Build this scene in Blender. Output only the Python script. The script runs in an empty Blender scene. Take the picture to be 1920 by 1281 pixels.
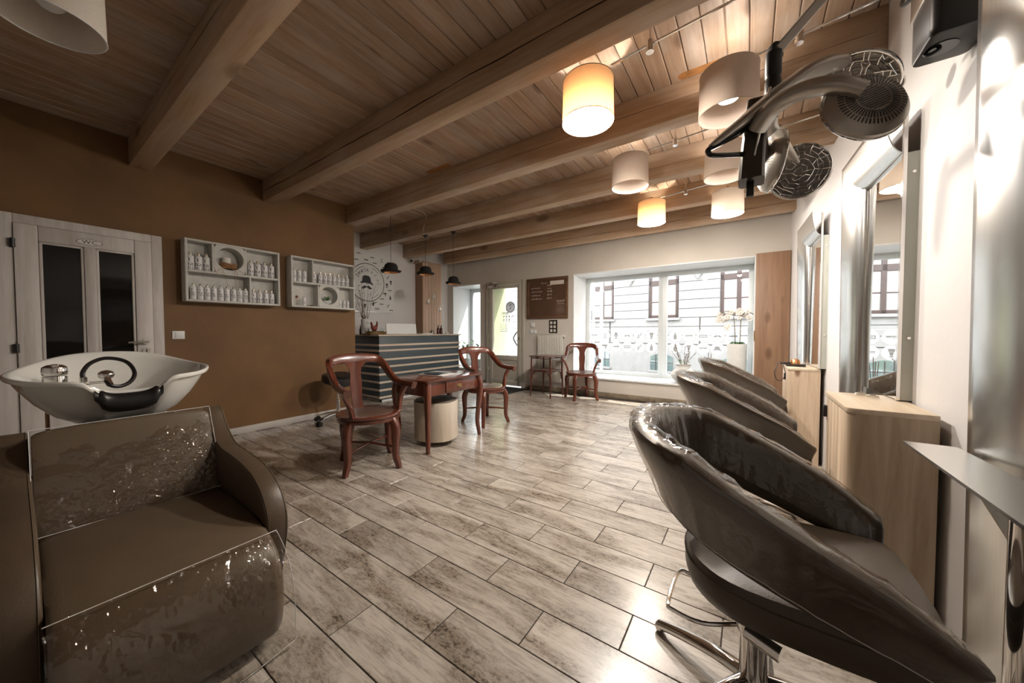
import bpy, bmesh, math, random
from mathutils import Vector, Matrix, Euler
from mathutils import noise as mnoise
random.seed(11)
R = math.radians
PI = math.pi
S = bpy.context.scene
COL = S.collection

# ------------------------------------------------------------------ camera, world, sun, exposure
cam_d = bpy.data.cameras.new('camera')
cam_d.sensor_width = 36.0
cam_d.lens = 645.3 / 1920 * 36.0
cam_d.clip_start = 0.02
cam_d.clip_end = 200
cam = bpy.data.objects.new('camera', cam_d)
COL.objects.link(cam)
cam.location = (0, 0, 1.15)
cam.rotation_euler = (R(90 - 1.66), 0, R(34.41))
S.camera = cam

SKY = 7.0
LAMP = 80.0
W = bpy.data.worlds.new('sky')
S.world = W
W.use_nodes = True
nt = W.node_tree
nt.nodes.clear()
wo = nt.nodes.new('ShaderNodeOutputWorld')
bg = nt.nodes.new('ShaderNodeBackground')
bg.inputs['Color'].default_value = (0.93, 0.97, 1.0, 1)
bg.inputs['Strength'].default_value = SKY
nt.links.new(bg.outputs[0], wo.inputs[0])

sun_d = bpy.data.lights.new('sun', 'SUN')
sun_d.energy = 9.0
sun_d.angle = R(0.6)
sun_d.color = (1.0, 0.95, 0.88)
sun = bpy.data.objects.new('sun', sun_d)
COL.objects.link(sun)
sun.rotation_euler = Vector((-0.42, -0.46, -0.92)).to_track_quat('-Z', 'Y').to_euler()

# portals: guide the sky's light through the real openings (they emit nothing themselves)
for nm_, lx, lz, sx_, sz_ in (('portal_shop_window', -1.29, 1.255, 2.74, 1.9), ('portal_niche', -5.28, 1.25, 0.86, 1.9), ('portal_entrance', -4.2, 1.1, 0.98, 2.2)):
    pd_ = bpy.data.lights.new(nm_, 'AREA')
    pd_.shape = 'RECTANGLE'; pd_.size = sx_; pd_.size_y = sz_
    pd_.cycles.is_portal = True
    po_ = bpy.data.objects.new(nm_, pd_)
    COL.objects.link(po_)
    po_.location = (lx, 6.57, lz)
    po_.rotation_euler = (R(-90), 0, 0)
S.view_settings.view_transform = 'Standard'
S.view_settings.look = 'None'
S.view_settings.exposure = 0.36
S.view_settings.gamma = 1.0
S.view_settings.use_curve_mapping = False
S.cycles.use_denoising = True
S.cycles.use_adaptive_sampling = True
S.cycles.adaptive_threshold = 0.045
S.cycles.use_light_tree = False
S.cycles.max_bounces = 7
S.cycles.diffuse_bounces = 3
S.cycles.glossy_bounces = 4
S.cycles.transmission_bounces = 6
S.cycles.transparent_max_bounces = 16
S.cycles.caustics_reflective = False
S.cycles.caustics_refractive = False
S.cycles.sample_clamp_indirect = 6.0

# ------------------------------------------------------------------ helpers
MATX = {}          # object name -> world matrix of a thing's root


def link(o):
    COL.objects.link(o)
    return o


def tag(o, label=None, cat=None, group=None, kind=None):
    if label: o['label'] = label
    if cat: o['category'] = cat
    if group: o['group'] = group
    if kind: o['kind'] = kind
    return o


def thing(name, label, cat, loc=(0, 0, 0), rz=0.0, group=None, kind=None):
    o = link(bpy.data.objects.new(name, None))
    o.empty_display_size = 0.05
    o.location = loc
    o.rotation_euler = (0, 0, rz)
    MATX[o.name] = Matrix.Translation(loc) @ Matrix.Rotation(rz, 4, 'Z')
    return tag(o, label, cat, group, kind)


def dup(root, loc, rz, label=None, group=None):
    r = link(root.copy())
    r.location = loc
    r.rotation_euler = (0, 0, rz)
    if label: r['label'] = label
    if group: r['group'] = group
    for ch in list(root.children):
        c = link(ch.copy()); c.parent = r
        for g in list(ch.children):
            d = link(g.copy()); d.parent = c
    return r


def frame_of(t):
    """4x4 with local Z along t."""
    t = Vector(t).normalized()
    q = Vector((0, 0, 1)).rotation_difference(t)
    return q.to_matrix().to_4x4()


class B:
    def __init__(self):
        self.bm = bmesh.new()

    def box(self, x0, x1, y0, y1, z0, z1, M=None):
        c = [(x, y, z) for z in (z0, z1) for y in (y0, y1) for x in (x0, x1)]
        v = [self.bm.verts.new((M @ Vector(p)) if M else p) for p in c]
        for f in ((0, 2, 3, 1), (4, 5, 7, 6), (0, 1, 5, 4), (2, 6, 7, 3), (0, 4, 6, 2), (1, 3, 7, 5)):
            self.bm.faces.new([v[i] for i in f])
        return self

    def loft(self, rings, closed=True, caps=True, wrap=False):
        bm = self.bm
        vr = [[bm.verts.new(p) for p in r] for r in rings]
        n = len(vr[0])
        last = len(vr) if wrap else len(vr) - 1
        for i in range(last):
            a, b = vr[i], vr[(i + 1) % len(vr)]
            for j in range(n if closed else n - 1):
                k = (j + 1) % n
                try: bm.faces.new((a[j], a[k], b[k], b[j]))
                except ValueError: pass
        if caps and closed and not wrap:
            try:
                bm.faces.new(list(reversed(vr[0]))); bm.faces.new(vr[-1])
            except ValueError: pass
        return self

    def cyl(self, p0, p1, r0, r1=None, seg=16, caps=True):
        r1 = r0 if r1 is None else r1
        p0, p1 = Vector(p0), Vector(p1)
        F = frame_of(p1 - p0).to_3x3()
        rings = []
        for p, r in ((p0, r0), (p1, r1)):
            rings.append([p + F @ Vector((r * math.cos(2 * PI * k / seg), r * math.sin(2 * PI * k / seg), 0)) for k in range(seg)])
        return self.loft(rings, True, caps)

    def tube(self, pts, r, seg=8, caps=True, wrap=False, sec=None, up=None):
        """sweep; r number/list; sec list of 2D unit offsets scaled by r (r may be (rx,ry))."""
        pts = [Vector(p) for p in pts]
        n = len(pts)
        rr = r if isinstance(r, list) else [r] * n
        sec = sec or [(math.cos(2 * PI * k / seg), math.sin(2 * PI * k / seg)) for k in range(seg)]
        tang = []
        for i in range(n):
            a = pts[(i - 1) % n] if (wrap or i > 0) else pts[i]
            b = pts[(i + 1) % n] if (wrap or i < n - 1) else pts[i]
            tang.append((b - a).normalized())
        if up is None:
            ref = Vector((0, 0, 1)) if abs(tang[0].z) < 0.9 else Vector((1, 0, 0))
        else:
            ref = Vector(up)
        u = (ref - tang[0] * ref.dot(tang[0])).normalized()
        rings = []
        for i in range(n):
            if up is not None:
                u = Vector(up)
            u = (u - tang[i] * u.dot(tang[i])).normalized()
            w = tang[i].cross(u)
            q = rr[i]
            rx, ry = q if isinstance(q, tuple) else (q, q)
            rings.append([pts[i] + w * (s[0] * rx) + u * (s[1] * ry) for s in sec])
        return self.loft(rings, True, caps, wrap)

    def lathe(self, prof, seg=24, M=None, caps=True):
        M = M or Matrix.Identity(4)
        rings = [[M @ Vector((r * math.cos(2 * PI * k / seg), r * math.sin(2 * PI * k / seg), z)) for k in range(seg)] for r, z in prof]
        return self.loft(rings, True, caps)

    def prism(self, poly, M, t0, t1):
        """poly 2D in M's xy, extruded along M's z from t0 to t1."""
        return self.loft([[M @ Vector((a, b, t)) for a, b in poly] for t in (t0, t1)], True, True)

    def flat(self, polys, M):
        for poly in polys:
            v = [self.bm.verts.new(M @ Vector((a, b, 0))) for a, b in poly]
            try: self.bm.faces.new(v)
            except ValueError: pass
        return self

    def ball(self, c, r, seg=12, rings=8, sc=(1, 1, 1), M=None):
        M = M or Matrix.Identity(4)
        prof = []
        rg = []
        for i in range(rings + 1):
            a = -PI / 2 + PI * i / rings
            rad, z = max(math.cos(a), 0.02) * r, math.sin(a) * r
            rg.append([M @ (Vector(c) + Vector((rad * math.cos(2 * PI * k / seg) * sc[0], rad * math.sin(2 * PI * k / seg) * sc[1], z * sc[2]))) for k in range(seg)])
        return self.loft(rg, True, True)

    def mesh(self, name, bevel=0, seg=2, smooth=35, ang=30):
        bm = self.bm
        bmesh.ops.recalc_face_normals(bm, faces=bm.faces)
        if bevel:
            ed = [e for e in bm.edges if len(e.link_faces) == 2 and e.calc_face_angle(0) > R(ang)]
            bmesh.ops.bevel(bm, geom=ed, offset=bevel, segments=seg, profile=0.5, affect='EDGES', clamp_overlap=True)
        me = bpy.data.meshes.new(name)
        bm.to_mesh(me)
        bm.free()
        if smooth:
            me.shade_smooth()
            me.set_sharp_from_angle(angle=R(smooth))
        return me

    def obj(self, name, mat, parent=None, bevel=0, seg=2, smooth=35, world=False, ang=30):
        if parent is not None and world:
            p = parent
            while p.parent: p = p.parent
            self.bm.transform(MATX[p.name].inverted())
        me = self.mesh(name, bevel, seg, smooth, ang)
        me.materials.append(mat)
        o = link(bpy.data.objects.new(name, me))
        if parent is not None: o.parent = parent
        return o


def inst(name, me, parent=None, loc=(0, 0, 0), rot=(0, 0, 0)):
    o = link(bpy.data.objects.new(name, me))
    o.location = loc
    o.rotation_euler = rot
    if parent is not None: o.parent = parent
    return o


def spline(pts, n=8, closed=False):
    """Catmull-Rom through pts."""
    P = [Vector(p) for p in pts]
    out = []
    m = len(P)
    for i in range(m if closed else m - 1):
        p0 = P[(i - 1) % m] if (closed or i > 0) else P[i]
        p1 = P[i]; p2 = P[(i + 1) % m]
        p3 = P[(i + 2) % m] if (closed or i + 2 < m) else p2
        for k in range(n):
            t = k / n
            out.append(0.5 * ((2 * p1) + (p2 - p0) * t + (2 * p0 - 5 * p1 + 4 * p2 - p3) * t * t + (3 * p1 - p0 - 3 * p2 + p3) * t ** 3))
    if not closed: out.append(P[-1])
    return out


def spline2(pts, n=6, closed=False):
    return [(p.x, p.y) for p in spline([(a, b, 0) for a, b in pts], n, closed)]


def lerp(a, b, t): return a + (b - a) * t


def axes(o, x, y, z):
    """matrix with given origin and axis vectors."""
    x, y, z = Vector(x), Vector(y), Vector(z)
    return Matrix(((x[0], y[0], z[0], o[0]), (x[1], y[1], z[1], o[1]), (x[2], y[2], z[2], o[2]), (0, 0, 0, 1)))


def text_polys(s, size=1.0, spacing=1.0):
    """mesh of a word centred on the origin in xy: (verts, faces)"""
    cu = bpy.data.curves.new('lettering', 'FONT')
    cu.body = s
    cu.size = size
    cu.align_x = 'CENTER'
    cu.align_y = 'CENTER'
    cu.space_character = spacing
    cu.resolution_u = 3
    ob = link(bpy.data.objects.new('lettering', cu))
    dg = bpy.context.evaluated_depsgraph_get()
    me = bpy.data.meshes.new_from_object(ob.evaluated_get(dg))
    v = [tuple(x.co) for x in me.vertices]
    f = [tuple(p.vertices) for p in me.polygons]
    bpy.data.objects.remove(ob)
    bpy.data.curves.remove(cu)
    bpy.data.meshes.remove(me)
    return v, f


def add_text(b, s, size, M, spacing=1.0, bend=None):
    v, f = text_polys(s, size, spacing)
    vv = [b.bm.verts.new(M @ Vector(bend(p) if bend else p)) for p in v]
    for q in f:
        try: b.bm.faces.new([vv[i] for i in q])
        except ValueError: pass
    return b


# ------------------------------------------------------------------ materials
def nodes(name):
    m = bpy.data.materials.new(name)
    m.use_nodes = True
    t = m.node_tree
    p = t.nodes['Principled BSDF']
    return m, t, p


def nn(t, kind, **kw):
    n = t.nodes.new(kind)
    for k, v in kw.items():
        if k.startswith('i_'): n.inputs[k[2:].replace('_', ' ')].default_value = v
        else: setattr(n, k, v)
    return n


def ramp(t, stops, fac):
    r = t.nodes.new('ShaderNodeValToRGB')
    e = r.color_ramp.elements
    while len(e) < len(stops): e.new(0.5)
    for i, (p, c) in enumerate(stops):
        e[i].position = p
        e[i].color = (c[0], c[1], c[2], 1) if len(c) == 3 else c
    t.links.new(fac, r.inputs[0])
    return r


def coords(t, scale=(1, 1, 1), rnd=False):
    tc = nn(t, 'ShaderNodeTexCoord')
    mp = nn(t, 'ShaderNodeMapping')
    mp.inputs['Scale'].default_value = scale
    if rnd:
        oi = nn(t, 'ShaderNodeObjectInfo')
        mu = nn(t, 'ShaderNodeVectorMath', operation='SCALE')
        mu.inputs[0].default_value = (37.0, 53.0, 71.0)
        t.links.new(oi.outputs['Random'], mu.inputs['Scale'])
        ad = nn(t, 'ShaderNodeVectorMath', operation='ADD')
        t.links.new(tc.outputs['Object'], ad.inputs[0])
        t.links.new(mu.outputs[0], ad.inputs[1])
        t.links.new(ad.outputs[0], mp.inputs['Vector'])
        return mp, oi
    t.links.new(tc.outputs['Object'], mp.inputs['Vector'])
    return mp, None


def plain(name, col, rough=0.5, metal=0.0, var=0.06, scale=8.0, bump=0.0, bscale=60.0, spec=0.5, coat=0.0, sub=0.0):
    m, t, p = nodes(name)
    mp, _ = coords(t)
    n = nn(t, 'ShaderNodeTexNoise', i_Scale=scale, i_Detail=4.0)
    t.links.new(mp.outputs[0], n.inputs['Vector'])
    lo = tuple(max(0, c * (1 - var)) for c in col)
    hi = tuple(min(1, c * (1 + var)) for c in col)
    r = ramp(t, [(0.3, lo), (0.7, hi)], n.outputs[0])
    t.links.new(r.outputs[0], p.inputs['Base Color'])
    p.inputs['Roughness'].default_value = rough
    p.inputs['Metallic'].default_value = metal
    p.inputs['Specular IOR Level'].default_value = spec
    p.inputs['Coat Weight'].default_value = coat
    p.inputs['Coat Roughness'].default_value = 0.08
    if bump:
        nb = nn(t, 'ShaderNodeTexNoise', i_Scale=bscale, i_Detail=3.0)
        t.links.new(mp.outputs[0], nb.inputs['Vector'])
        bp_ = nn(t, 'ShaderNodeBump', i_Strength=bump, i_Distance=0.004)
        t.links.new(nb.outputs[0], bp_.inputs['Height'])
        t.links.new(bp_.outputs[0], p.inputs['Normal'])
    return m


def wood(name, c_lo, c_hi, axis='x', grain=22.0, rough=0.5, knots=0.0, coat=0.0, knot_col=(0.12, 0.06, 0.03), spec=0.5, white=0.0, kscale=2.2):
    m, t, p = nodes(name)
    st = {'x': (0.07, 1, 1), 'y': (1, 0.07, 1), 'z': (1, 1, 0.07)}[axis]
    mp, oi = coords(t, st, True)
    n = nn(t, 'ShaderNodeTexNoise', i_Scale=grain, i_Detail=6.0, i_Roughness=0.65, i_Distortion=0.6)
    t.links.new(mp.outputs[0], n.inputs['Vector'])
    r = ramp(t, [(0.32, c_lo), (0.68, c_hi)], n.outputs[0])
    # board to board tone
    hs = nn(t, 'ShaderNodeHueSaturation')
    mr = nn(t, 'ShaderNodeMapRange')
    mr.inputs['To Min'].default_value = 0.86
    mr.inputs['To Max'].default_value = 1.12
    t.links.new(oi.outputs['Random'], mr.inputs['Value'])
    t.links.new(mr.outputs[0], hs.inputs['Value'])
    t.links.new(r.outputs[0], hs.inputs['Color'])
    out = hs.outputs[0]
    if white:
        mp3, _ = coords(t, tuple(0.35 if s < 1 else 1 for s in st), True)
        n3 = nn(t, 'ShaderNodeTexNoise', i_Scale=5.0, i_Detail=5.0)
        t.links.new(mp3.outputs[0], n3.inputs['Vector'])
        r3 = ramp(t, [(0.45, (0, 0, 0)), (0.75, (white, white, white))], n3.outputs[0])
        mx3 = nn(t, 'ShaderNodeMix', data_type='RGBA')
        t.links.new(r3.outputs[0], mx3.inputs[0])
        t.links.new(out, mx3.inputs[6])
        mx3.inputs[7].default_value = (0.62, 0.58, 0.54, 1)
        out = mx3.outputs[2]
    if knots:
        mp2, _ = coords(t, tuple(0.45 if s < 1 else 1 for s in st), True)
        v = nn(t, 'ShaderNodeTexVoronoi', i_Scale=kscale)
        t.links.new(mp2.outputs[0], v.inputs['Vector'])
        r2 = ramp(t, [(0.0, (1, 1, 1)), (0.085, (0.75, 0.75, 0.75)), (0.15, (0, 0, 0))], v.outputs['Distance'])
        mk = nn(t, 'ShaderNodeMath', operation='MULTIPLY')
        mk.inputs[1].default_value = knots
        t.links.new(r2.outputs[0], mk.inputs[0])
        mx = nn(t, 'ShaderNodeMix', data_type='RGBA')
        t.links.new(mk.outputs[0], mx.inputs[0])
        t.links.new(out, mx.inputs[6])
        mx.inputs[7].default_value = (*knot_col, 1)
        out = mx.outputs[2]
    t.links.new(out, p.inputs['Base Color'])
    p.inputs['Roughness'].default_value = rough
    p.inputs['Coat Weight'].default_value = coat
    p.inputs['Coat Roughness'].default_value = 0.12
    p.inputs['Specular IOR Level'].default_value = spec
    b = nn(t, 'ShaderNodeBump', i_Strength=0.12, i_Distance=0.003)
    t.links.new(n.outputs[0], b.inputs['Height'])
    t.links.new(b.outputs[0], p.inputs['Normal'])
    return m


def film(name, tint=(1, 1, 1), gloss=0.16, rough=0.06, bump=0.35, scale=9.0, grad=False):
    """clear plastic or glass skin: mostly see-through, with reflections"""
    m, t, p = nodes(name)
    t.nodes.remove(p)
    out = t.nodes['Material Output']
    tr = nn(t, 'ShaderNodeBsdfTransparent')
    tr.inputs[0].default_value = (*tint, 1)
    gl = nn(t, 'ShaderNodeBsdfGlossy')
    gl.inputs['Roughness'].default_value = rough
    mx = nn(t, 'ShaderNodeMixShader')
    lw = nn(t, 'ShaderNodeLayerWeight', i_Blend=0.5)
    fr = nn(t, 'ShaderNodeMath', operation='POWER')
    fr.inputs[1].default_value = 4.0
    t.links.new(lw.outputs['Facing'], fr.inputs[0])
    ad = nn(t, 'ShaderNodeMath', operation='MULTIPLY_ADD')
    ad.inputs[1].default_value = 0.75
    ad.inputs[2].default_value = gloss
    ad.use_clamp = True
    t.links.new(fr.outputs[0], ad.inputs[0])
    t.links.new(ad.outputs[0], mx.inputs[0])
    t.links.new(tr.outputs[0], mx.inputs[1])
    t.links.new(gl.outputs[0], mx.inputs[2])
    t.links.new(mx.outputs[0], out.inputs[0])
    if bump:
        mp, _ = coords(t)
        n = nn(t, 'ShaderNodeTexNoise', i_Scale=scale, i_Detail=3.0, i_Distortion=1.5)
        t.links.new(mp.outputs[0], n.inputs['Vector'])
        b = nn(t, 'ShaderNodeBump', i_Strength=bump, i_Distance=0.02)
        t.links.new(n.outputs[0], b.inputs['Height'])
        t.links.new(b.outputs[0], gl.inputs['Normal'])
    return m


def glow(name, col, strength):
    m, t, p = nodes(name)
    p.inputs['Base Color'].default_value = (*col, 1)
    p.inputs['Emission Color'].default_value = (*col, 1)
    p.inputs['Emission Strength'].default_value = strength
    return m


def shade_mat(name, col, trans):
    m, t, p = nodes(name)
    t.nodes.remove(p)
    out = t.nodes['Material Output']
    mp, _ = coords(t, (1, 1, 1))
    n = nn(t, 'ShaderNodeTexNoise', i_Scale=140.0, i_Detail=2.0)
    t.links.new(mp.outputs[0], n.inputs['Vector'])
    r = ramp(t, [(0.3, tuple(c * 0.92 for c in col)), (0.7, col)], n.outputs[0])
    d = nn(t, 'ShaderNodeBsdfDiffuse')
    tl = nn(t, 'ShaderNodeBsdfTranslucent')
    tl.inputs[0].default_value = (*trans, 1)
    mx = nn(t, 'ShaderNodeAddShader')
    t.links.new(r.outputs[0], d.inputs[0])
    t.links.new(d.outputs[0], mx.inputs[0])
    t.links.new(tl.outputs[0], mx.inputs[1])
    t.links.new(mx.outputs[0], out.inputs[0])
    return m


def plank_tile(name):
    """weathered limewashed wood-look tile"""
    m, t, p = nodes(name)
    mp, oi = coords(t, (1, 1, 1), True)
    def noise(sc, scale, detail=5.0, dist=0.0, rough=0.6):
        q = nn(t, 'ShaderNodeMapping')
        q.inputs['Scale'].default_value = sc
        t.links.new(mp.outputs[0], q.inputs['Vector'])
        n = nn(t, 'ShaderNodeTexNoise', i_Scale=scale, i_Detail=detail, i_Distortion=dist, i_Roughness=rough)
        t.links.new(q.outputs[0], n.inputs['Vector'])
        return n
    big = noise((0.9, 3.4, 1), 2.4, 4.0, 0.6)
    fine = noise((2.2, 20, 1), 4.0, 4.0, 0.6, 0.7)
    speck = noise((9, 16, 1), 5.0, 5.0, 0.4, 0.8)
    base = ramp(t, [(0.28, (0.36, 0.31, 0.26)), (0.60, (0.55, 0.49, 0.425))], fine.outputs[0])
    mask = ramp(t, [(0.44, (0, 0, 0)), (0.66, (1, 1, 1))], big.outputs[0])
    sm = ramp(t, [(0.50, (0, 0, 0)), (0.57, (1, 1, 1))], speck.outputs[0])
    mu = nn(t, 'ShaderNodeMath', operation='MULTIPLY')
    t.links.new(mask.outputs[0], mu.inputs[0])
    t.links.new(sm.outputs[0], mu.inputs[1])
    mx = nn(t, 'ShaderNodeMix', data_type='RGBA')
    t.links.new(mask.outputs[0], mx.inputs[0])
    t.links.new(base.outputs[0], mx.inputs[6])
    mx.inputs[7].default_value = (0.275, 0.222, 0.17, 1)
    mx2 = nn(t, 'ShaderNodeMix', data_type='RGBA')
    t.links.new(mu.outputs[0], mx2.inputs[0])
    t.links.new(mx.outputs[2], mx2.inputs[6])
    mx2.inputs[7].default_value = (0.075, 0.058, 0.042, 1)
    hs = nn(t, 'ShaderNodeHueSaturation')
    mr = nn(t, 'ShaderNodeMapRange')
    mr.inputs['To Min'].default_value = 0.88
    mr.inputs['To Max'].default_value = 1.08
    t.links.new(oi.outputs['Random'], mr.inputs['Value'])
    t.links.new(mr.outputs[0], hs.inputs['Value'])
    t.links.new(mx2.outputs[2], hs.inputs['Color'])
    t.links.new(hs.outputs[0], p.inputs['Base Color'])
    rr = nn(t, 'ShaderNodeMapRange')
    rr.inputs['To Min'].default_value = 0.20
    rr.inputs['To Max'].default_value = 0.36
    t.links.new(fine.outputs[0], rr.inputs['Value'])
    t.links.new(rr.outputs[0], p.inputs['Roughness'])
    p.inputs['Coat Weight'].default_value = 0.5
    p.inputs['Coat Roughness'].default_value = 0.2
    b = nn(t, 'ShaderNodeBump', i_Strength=0.15, i_Distance=0.002)
    t.links.new(fine.outputs[0], b.inputs['Height'])
    t.links.new(b.outputs[0], p.inputs['Normal'])
    return m


def brushed(name, col, rough=0.22, axis=(1, 1, 0.02), bump=0.05):
    m, t, p = nodes(name)
    mp, _ = coords(t, axis)
    n = nn(t, 'ShaderNodeTexNoise', i_Scale=120.0, i_Detail=3.0)
    t.links.new(mp.outputs[0], n.inputs['Vector'])
    r = ramp(t, [(0.3, tuple(c * 0.93 for c in col)), (0.7, col)], n.outputs[0])
    t.links.new(r.outputs[0], p.inputs['Base Color'])
    p.inputs['Metallic'].default_value = 1.0
    p.inputs['Roughness'].default_value = rough
    b = nn(t, 'ShaderNodeBump', i_Strength=bump, i_Distance=0.001)
    t.links.new(n.outputs[0], b.inputs['Height'])
    t.links.new(b.outputs[0], p.inputs['Normal'])
    return m


m_floor = plank_tile('limewashed_plank_tile')
m_grout = plain('dark_grout', (0.055, 0.045, 0.038), 0.9)
m_white = plain('white_plaster', (0.73, 0.705, 0.69), 0.75, var=0.03, scale=3, bump=0.15, bscale=40)
m_white_shaded = plain('shaded_white_plaster', (0.60, 0.555, 0.50), 0.8, var=0.04, scale=3, bump=0.15, bscale=40)  # white plaster darkened and creamier: the back wall's shade is in the colour
m_brown = plain('brown_plaster', (0.185, 0.098, 0.040), 0.72, var=0.16, scale=2.2, bump=0.2, bscale=35)
m_board = wood('limed_pine_board', (0.33, 0.21, 0.13), (0.48, 0.34, 0.235), 'y', 26, 0.55, knots=0.9, white=0.42, kscale=3.6)
m_beam = wood('limed_pine_beam', (0.38, 0.245, 0.145), (0.53, 0.375, 0.245), 'x', 20, 0.6, knots=0.7, white=0.35, kscale=2.4)
m_crack = plain('dark_crack', (0.05, 0.025, 0.015), 0.9)
m_pine = wood('pale_pine', (0.46, 0.33, 0.215), (0.70, 0.56, 0.42), 'z', 20, 0.42, knots=1.0, kscale=6.0, knot_col=(0.18, 0.08, 0.04))
m_pinetop = wood('pale_pine_top', (0.62, 0.48, 0.33), (0.76, 0.63, 0.48), 'y', 16, 0.4, knots=0.3)
m_panelwood = wood('knotty_panel_wood', (0.22, 0.12, 0.068), (0.34, 0.20, 0.118), 'z', 14, 0.5, knots=0.9, kscale=3.2)
m_cladding = wood('pink_larch_cladding', (0.50, 0.34, 0.24), (0.64, 0.46, 0.34), 'z', 18, 0.5, knots=0.3)
m_mahog = wood('polished_mahogany', (0.075, 0.018, 0.010), (0.16, 0.043, 0.021), 'z', 12, 0.25, coat=0.5)
m_mahogx = wood('polished_mahogany_flat', (0.070, 0.018, 0.010), (0.14, 0.040, 0.021), 'y', 12, 0.22, coat=0.5)
m_mahogd = wood('dark_bentwood', (0.06, 0.016, 0.010), (0.12, 0.032, 0.018), 'z', 12, 0.3, coat=0.4)
m_leather = plain('embossed_seat_leather', (0.085, 0.040, 0.024), 0.38, bump=0.5, bscale=90)
m_limed = wood('limed_white_door', (0.50, 0.45, 0.41), (0.66, 0.63, 0.60), 'z', 18, 0.5, white=0.5)
m_wpaint = plain('white_paint', (0.78, 0.78, 0.77), 0.4, var=0.02)
m_frame = plain('white_window_plastic', (0.70, 0.74, 0.75), 0.35, var=0.02)
m_doorp = plain('greige_door_plastic', (0.46, 0.43, 0.365), 0.4, var=0.03)
m_gdark = plain('dark_smoked_glass', (0.006, 0.006, 0.006), 0.06, var=0.0, spec=0.5)
m_glass = film('window_glass', (0.97, 0.985, 0.98), 0.02, 0.0, 0)
m_black = plain('black_plastic', (0.012, 0.011, 0.011), 0.4)
m_blackg = plain('glossy_black', (0.008, 0.008, 0.008), 0.15)
m_felt = plain('black_felt', (0.007, 0.006, 0.007), 0.85, bump=0.3, bscale=300)
m_copper = plain('copper_lining', (0.75, 0.36, 0.16), 0.3, 1.0)
m_chrome = plain('chrome', (0.78, 0.76, 0.74), 0.07, 1.0, var=0.01)
m_nickel = plain('brushed_nickel', (0.62, 0.60, 0.57), 0.25, 1.0, var=0.03)
m_steel = brushed('brushed_steel', (0.74, 0.74, 0.72), 0.24)
m_mirror = plain('mirror_glass', (0.90, 0.91, 0.90), 0.0, 1.0, var=0.0)
m_frost = plain('pale_acrylic_side', (0.50, 0.51, 0.45), 0.18, var=0.02)
m_bronze = plain('bronze_lacquer', (0.46, 0.42, 0.37), 0.34, 0.7, var=0.03)
m_taupe = plain('taupe_leatherette', (0.088, 0.060, 0.037), 0.38, var=0.07, bump=0.12, bscale=220)
m_taupel = plain('taupe_leatherette_seat', (0.108, 0.076, 0.047), 0.42, var=0.06, bump=0.12, bscale=220)
m_taupe_shaded = plain('taupe_leatherette_shaded', (0.062, 0.044, 0.028), 0.36, var=0.07, bump=0.12, bscale=220)  # same leatherette as the wash unit, darkened: chairs' shade put into the colour
m_film = film('clear_plastic_cover', (0.95, 0.93, 0.90), 0.09, 0.07, 0.15, 14.0)
m_filmw = film('wrinkled_plastic_cover', (0.93, 0.91, 0.88), 0.09, 0.045, 0.0, 20.0)
m_ceramic = plain('white_ceramic', (0.72, 0.71, 0.66), 0.10, var=0.01, coat=0.6)
m_rubber = plain('black_rubber', (0.010, 0.009, 0.009), 0.35)
m_counter = plain('slate_blue_paint', (0.046, 0.064, 0.074), 0.42, var=0.08)
m_strip = wood('pale_wood_strip', (0.50, 0.40, 0.31), (0.66, 0.56, 0.46), 'y', 16, 0.5)
m_shade_w = shade_mat('lampshade_linen_warm', (0.66, 0.56, 0.44), (0.085, 0.040, 0.015))
m_shade_b = shade_mat('lampshade_linen_beige', (0.60, 0.50, 0.42), (0.03, 0.022, 0.016))
m_shade_c = shade_mat('lampshade_linen_cream', (0.74, 0.68, 0.60), (0.07, 0.055, 0.042))
m_rim = plain('shade_rim', (0.45, 0.36, 0.28), 0.6)
m_bulb = glow('opal_bulb_glow', (1.0, 0.86, 0.70), 9.0)
m_led = glow('led_glow', (1.0, 0.93, 0.86), 30.0)
m_plasterbox = plain('rough_white_plaster', (0.62, 0.61, 0.57), 0.85, var=0.07, scale=14, bump=0.9, bscale=45)
m_bottle = plain('white_bottle', (0.76, 0.75, 0.75), 0.3, var=0.01)
m_cap = plain('pale_gold_cap', (0.70, 0.62, 0.50), 0.3, 0.7)
m_ink = plain('black_ink', (0.02, 0.02, 0.022), 0.6)
m_inkg = plain('grey_ink', (0.36, 0.37, 0.38), 0.6)
m_paper = plain('white_poster_paper', (0.74, 0.73, 0.71), 0.5, var=0.02)
m_twig = plain('brown_twig', (0.10, 0.060, 0.035), 0.8, var=0.3)
m_straw = plain('dry_straw', (0.42, 0.22, 0.10), 0.8, var=0.25)
m_leaf = plain('green_leaf', (0.045, 0.13, 0.025), 0.4, var=0.35, scale=20)
m_petal = plain('white_petal', (0.80, 0.78, 0.74), 0.5, var=0.03)
m_stemo = plain('brown_green_stem', (0.16, 0.11, 0.035), 0.6, var=0.2)
m_terra = plain('terracotta_glaze', (0.20, 0.045, 0.030), 0.4)
m_reflector = plain('dark_reflector', (0.20, 0.19, 0.18), 0.18, 1.0)
m_stain = plain('amber_varnish_stain', (0.36, 0.16, 0.05), 0.4, var=0.25, scale=20)
m_housing = plain('dark_bronze_lacquer', (0.085, 0.075, 0.062), 0.3, 0.5)
m_gold = plain('antique_brass', (0.45, 0.33, 0.16), 0.3, 1.0)
m_ropot = plain('rough_white_pot', (0.66, 0.66, 0.64), 0.8, var=0.06, bump=0.9, bscale=60)
m_gpot = plain('grey_cement_pot', (0.40, 0.40, 0.38), 0.85, var=0.1, bump=0.3)
m_log = wood('peeled_log', (0.40, 0.33, 0.245), (0.62, 0.54, 0.43), 'z', 12, 0.6, knots=0.5, white=0.5)
m_logtop = plain('grey_log_top', (0.16, 0.125, 0.095), 0.7, var=0.3, scale=14)
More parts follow.
